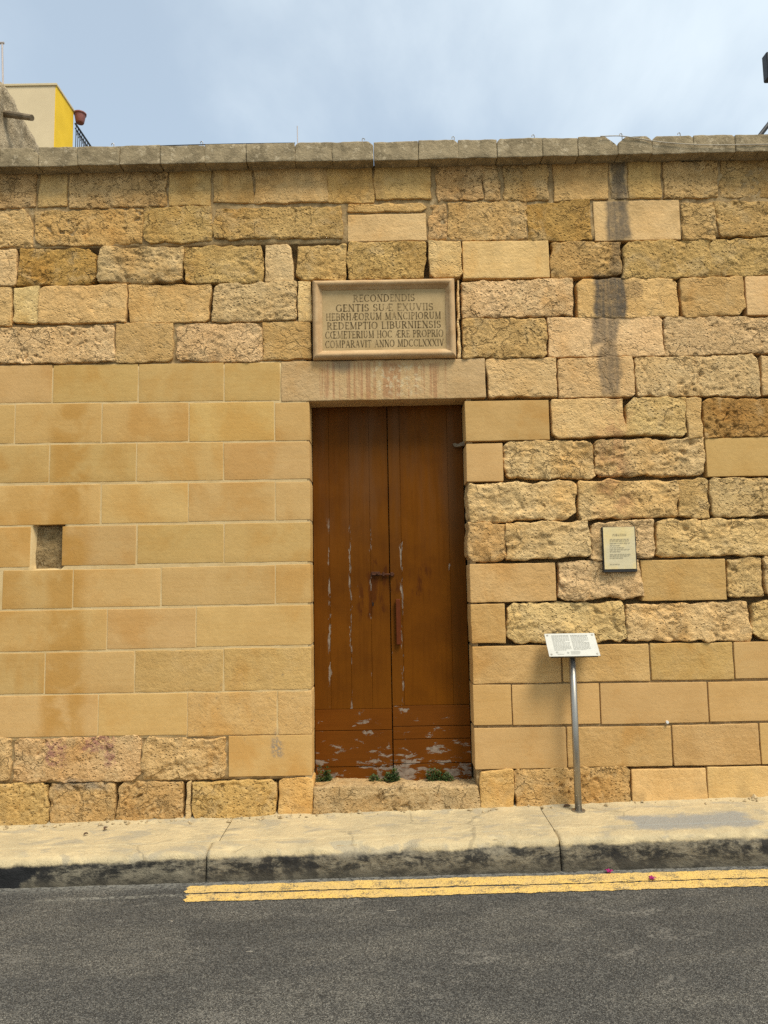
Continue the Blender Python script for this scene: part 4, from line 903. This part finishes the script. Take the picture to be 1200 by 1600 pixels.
# crumbled mortar and grit gathered along the foot of the wall
rr = random.Random(21); V = []; F = []
for k in range(420):
    x = rr.uniform(-3.6, 3.6)
    if rr.random() > (.9 if x < -.5 else .35): continue
    y = -.012 - abs(rr.gauss(0, .03)); r_ = min(rr.expovariate(1 / .005) + .002, .018); c = Vector((x, y, pav_z(x, y) + .012 * max(0, min(1, (y + .05) / .06)) + r_ * .3)); b = len(V)
    for d in ((1, 0, 0), (-1, 0, 0), (0, 1, 0), (0, -1, 0), (0, 0, 1), (0, 0, -1)):
        V.append(c + Vector(d) * r_ * rr.uniform(.6, 1.3) + Vector((rr.uniform(-.3, .3), rr.uniform(-.3, .3), 0)) * r_)
    for t in ((0, 2, 4), (2, 1, 4), (1, 3, 4), (3, 0, 4), (2, 0, 5), (1, 2, 5), (3, 1, 5), (0, 3, 5)): F.append(tuple(b + i for i in t))
grit = mesh_obj('mortar_grit', V, F, plain_stone('grit', (.52, .40, .23), (.26, .19, .10), 30, .4)); grit['kind'] = 'stuff'; tag(grit, 'crumbled mortar and grit along the foot of the wall', 'grit')
# wire hooks, rod and cables along the coping
hk = 0
def hook(px, label):
    py = np.interp(px, [0, 190, 320, 460, 585, 720, 850, 1150, 1200], [231, 228, 225, 222.5, 220, 217.5, 214.5, 210.5, 209.5]); c = Vector(at(px, py + 1, -.03)); s_ = random.choice((-1, 1))
    pts = [c + Vector((0, 0, -.02)), c + Vector((0, 0, .018)), c + Vector((.006 * s_, 0, .026)), c + Vector((.016 * s_, 0, .022)), c + Vector((.018 * s_, 0, .012))]
    tag(MB().tube(pts, .0032, 6).build('wire_hook', HOOKM), label, 'hook', 'wire hooks on the coping')
for px, lb in ((178, 'small wire hook on the coping, nearest to the yellow building'), (317, 'small wire hook on the coping, second from the left'), (566, 'small wire hook on the coping just left of the plaque middle'),
               (710, 'small wire hook on the coping above the right end of the plaque'), (835, 'small wire hook on the coping, between the plaque and the black wall stain'), (972, 'small wire hook on the coping above the black wall stain'), (1063, 'small wire hook on the coping, rightmost one')): hook(px, lb)
rp = Vector(at(465, 224, 0)); rt = Vector(at(464.5, 197, 0)); tag(MB().tube([rp - Vector((0, 0, .03)), rt], .0035, 6).build('thin_rod', PALEPOLE), 'thin upright rod standing on the coping left of the plaque', 'rod')
def cable(pts, r, material, label, Y):
    P = [Vector(at(a, b, Y)) for a, b in pts]; Q = []
    for i in range(len(P) - 1):
        p0, p1, p2, p3 = P[max(i - 1, 0)], P[i], P[i + 1], P[min(i + 2, len(P) - 1)]
        for k in range(6):
            t = k / 6; Q.append(.5 * ((2 * p1) + (p2 - p0) * t + (2 * p0 - 5 * p1 + 4 * p2 - p3) * t * t + (3 * p1 - p0 - 3 * p2 + p3) * t ** 3))
    Q.append(P[-1]); tag(MB().tube(Q, r, 6).build('cable', material, None, True), label, 'cable')
cable([(938, 213), (970, 212.5), (1000, 217), (1030, 221.5), (1070, 225), (1110, 226.5), (1160, 226), (1215, 225), (1260, 222)], .0032, CABLE_W, 'pale cable sagging across the face of the coping at the right', CYF - .012)
cable([(186, 229.5), (245, 228), (300, 226.4), (360, 225), (420, 224), (461, 223.4)], .0036, CABLE_B, 'thin black cable lying along the top of the coping at the left', -.06)

# black floodlight on its bracket at the right edge
fl = empty('floodlight', tuple(at(1240, 208, .1))); tag(fl, 'black floodlight bracket standing on the coping at the right edge of the picture', 'floodlight'); bpy.context.view_layer.update()
b0, b1 = Vector(at(1185, 213, .1)), Vector(at(1245, 138, .1)); reparent(MB().tube([b0 - Vector((.01, 0, .02)), b1], .017, 10).build('strut', IRON), fl)
q0, q1 = Vector(at(1245, 214, .1)), Vector(at(1240, 92, .1)); reparent(MB().tube([q0 - Vector((0, 0, .03)), q1], .02, 10).build('upright', IRON), fl)
l0, l1 = at(1198, 124, .05), at(1250, 82, .05); reparent(MB().box(l0[0], l1[0], .03, .10, l0[2], l1[2], .008).build('lamp_body', IRON), fl)

# ------------------------------------------------------------------ behind the wall
# rubble side wall with broken top and a projecting beam
SWX = -2.935; top0 = at(0, 123, .37); 
SWY, SWZ = [], []
for _px in np.linspace(-6, 70, 14):
    _d = ray(_px, 122 + max(_px, 0) * 1.76); _q = CAM + _d * (SWX / _d[0]); SWY.append(float(_q[1])); SWZ.append(float(_q[2]))
SWY.append(1.7); SWZ.append(4.1)
def side_wall():
    ys = np.linspace(.385, 1.7, 60); ztop = np.interp(ys, SWY, SWZ)
    ztop = ztop + .025 * fbm(np.stack([ys * 9, 0 * ys, 0 * ys], -1), 3); nz = 60; V = []; F = []
    for side in (0, 1):
        for i, y in enumerate(ys):
            for k in range(nz):
                f = k / (nz - 1); z = -.5 + (3.9 + .5) * f / .45 if f < .45 else 3.9 + (ztop[i] - 3.9) * (f - .45) / .55
                x = (SWX if side == 0 else SWX - .45); V.append((x, y, z))
    V = np.array(V); N = 60 * nz; V[:N, 0] += .035 * fbm(V[:N] * 6, 4) ; idx = np.arange(2 * N).reshape(2, 60, nz)
    for i in range(59):
        for k in range(nz - 1):
            F.append((idx[0, i, k], idx[0, i + 1, k], idx[0, i + 1, k + 1], idx[0, i, k + 1])); F.append((idx[1, i, k], idx[1, i, k + 1], idx[1, i + 1, k + 1], idx[1, i + 1, k]))
        F.append((idx[0, i, -1], idx[0, i + 1, -1], idx[1, i + 1, -1], idx[1, i, -1]))
    for e_ in (0, 59):
        for k in range(nz - 1): F.append((idx[0, e_, k], idx[0, e_, k + 1], idx[1, e_, k + 1], idx[1, e_, k]))
    o = mesh_obj('rubble_wall', V, F, plain_stone('rubble_face', (.52, .41, .26), (.30, .23, .14), 10, 1.0, .03, (.62, .50, .33)), None, True)
    tag(o, 'broken rough rubble wall rising behind the coping at the left edge', 'wall')
side_wall()
e0, e1 = Vector((-3.3, .62, float(at(0, 170, .5)[2]) + .08)), Vector(at(50, 184, .40))
tag(MB().tube([e0, e0.lerp(e1, .5) + Vector((0, 0, .004)), e1], [.030, .027, .023], 10).build('wooden_beam', WOODOLD), 'weathered round beam end sticking out of the rubble wall', 'beam')

BY = 11.0
bc = at(88, 131, BY); BXC, BTOP = float(bc[0]), float(bc[2]); d2 = .95
bld = empty('yellow_building', (BXC, BY, 0)); tag(bld, 'house corner with beige front and bright yellow side beyond the wall', 'building'); bpy.context.view_layer.update()
reparent(MB().box(BXC - 7, BXC - .02, BY, BY + d2 - .004, -1, BTOP - .05).build('front_wall', BEIGE), bld)
reparent(MB().box(BXC - .02, BXC, BY + .006, BY + d2, -1, BTOP - .05).build('side_wall', YELLOW), bld)
reparent(MB().box(BXC - 7, BXC + .02, BY - .025, BY + d2 + .02, BTOP - .05, BTOP + .01, .008).build('parapet_cap', TRIM), bld)
RAILZ = float(at(121, 193, BY + d2)[2]); y0, y1 = BY + d2, BY + 2.6
bal = reparent(MB().box(BXC - .02, BXC + .10, y0, y1, RAILZ - 1.2, RAILZ - 1.02, .01).build('balcony_slab', TRIM), bld)
rl = MB(); rx_ = BXC + .05
rl.tube([(rx_, y0, RAILZ), (rx_, y1, RAILZ)], .024, 8)
rail = reparent(rl.build('railing', IRON), bld); bpy.context.view_layer.update()
for hz_ in (.12, .98): reparent(MB().tube([(rx_, y0, RAILZ - hz_), (rx_, y1, RAILZ - hz_)], .014, 6).build('rail_bar', IRON), rail)
bal_me = None; yb = y0 + .05
while yb < y1:
    mb = MB(); mb.tube([(0, 0, -1.03), (0, 0, .0)], .0105, 6)
    ring = [(0, .035 * math.cos(t) + .03, -.19 + .05 * math.sin(t)) for t in np.linspace(-1.5, 2.2, 9)]; mb.tube(ring, .008, 5)
    if bal_me is None:
        o = mb.build('baluster', IRON); bal_me = o.data
    else:
        o = bpy.data.objects.new('baluster', bal_me); COL.objects.link(o)
    o.location = (rx_, yb, RAILZ); bpy.context.view_layer.update(); o.parent = rail; o.matrix_parent_inverse = rail.matrix_world.inverted(); yb += .115
# pot hanging at the rail
pc_ = Vector(at(125, 184, BY + d2 + .12)); pm = MB(); n = 20
pr = [(a * .8, b * .72) for a, b in [(.0, -.20), (.11, -.20), (.125, -.17), (.165, .09), (.165, .10), (.185, .10), (.19, .15), (.175, .16), (.155, .155), (.145, .08), (.0, .08)]]
V = []; F = []
for r_, h_ in pr:
    for k in range(n): V.append((pc_.x + r_ * math.cos(6.2832 * k / n), pc_.y + r_ * math.sin(6.2832 * k / n), pc_.z + h_))
for i in range(len(pr) - 1):
    for k in range(n): F.append((i * n + k, i * n + (k + 1) % n, (i + 1) * n + (k + 1) % n, (i + 1) * n + k))
tag(mesh_obj('flower_pot', V, F, POTM, None, True), 'dusty red flower pot hung on the balcony railing', 'flower pot')
ap0, ap1 = Vector(at(7, 150, BY + 1.0)), Vector(at(3.4, 66, BY + 1.0)); ap = MB().tube([ap0 - Vector((0, 0, .6)), ap1], .022, 8); ap.tube([ap1 + Vector((-.09, 0, -.02)), ap1 + Vector((.05, 0, -.02))], .03, 8)
tag(ap.build('antenna_pole', PALEPOLE), 'thin pale antenna pole rising beside the beige house at the left edge', 'pole')
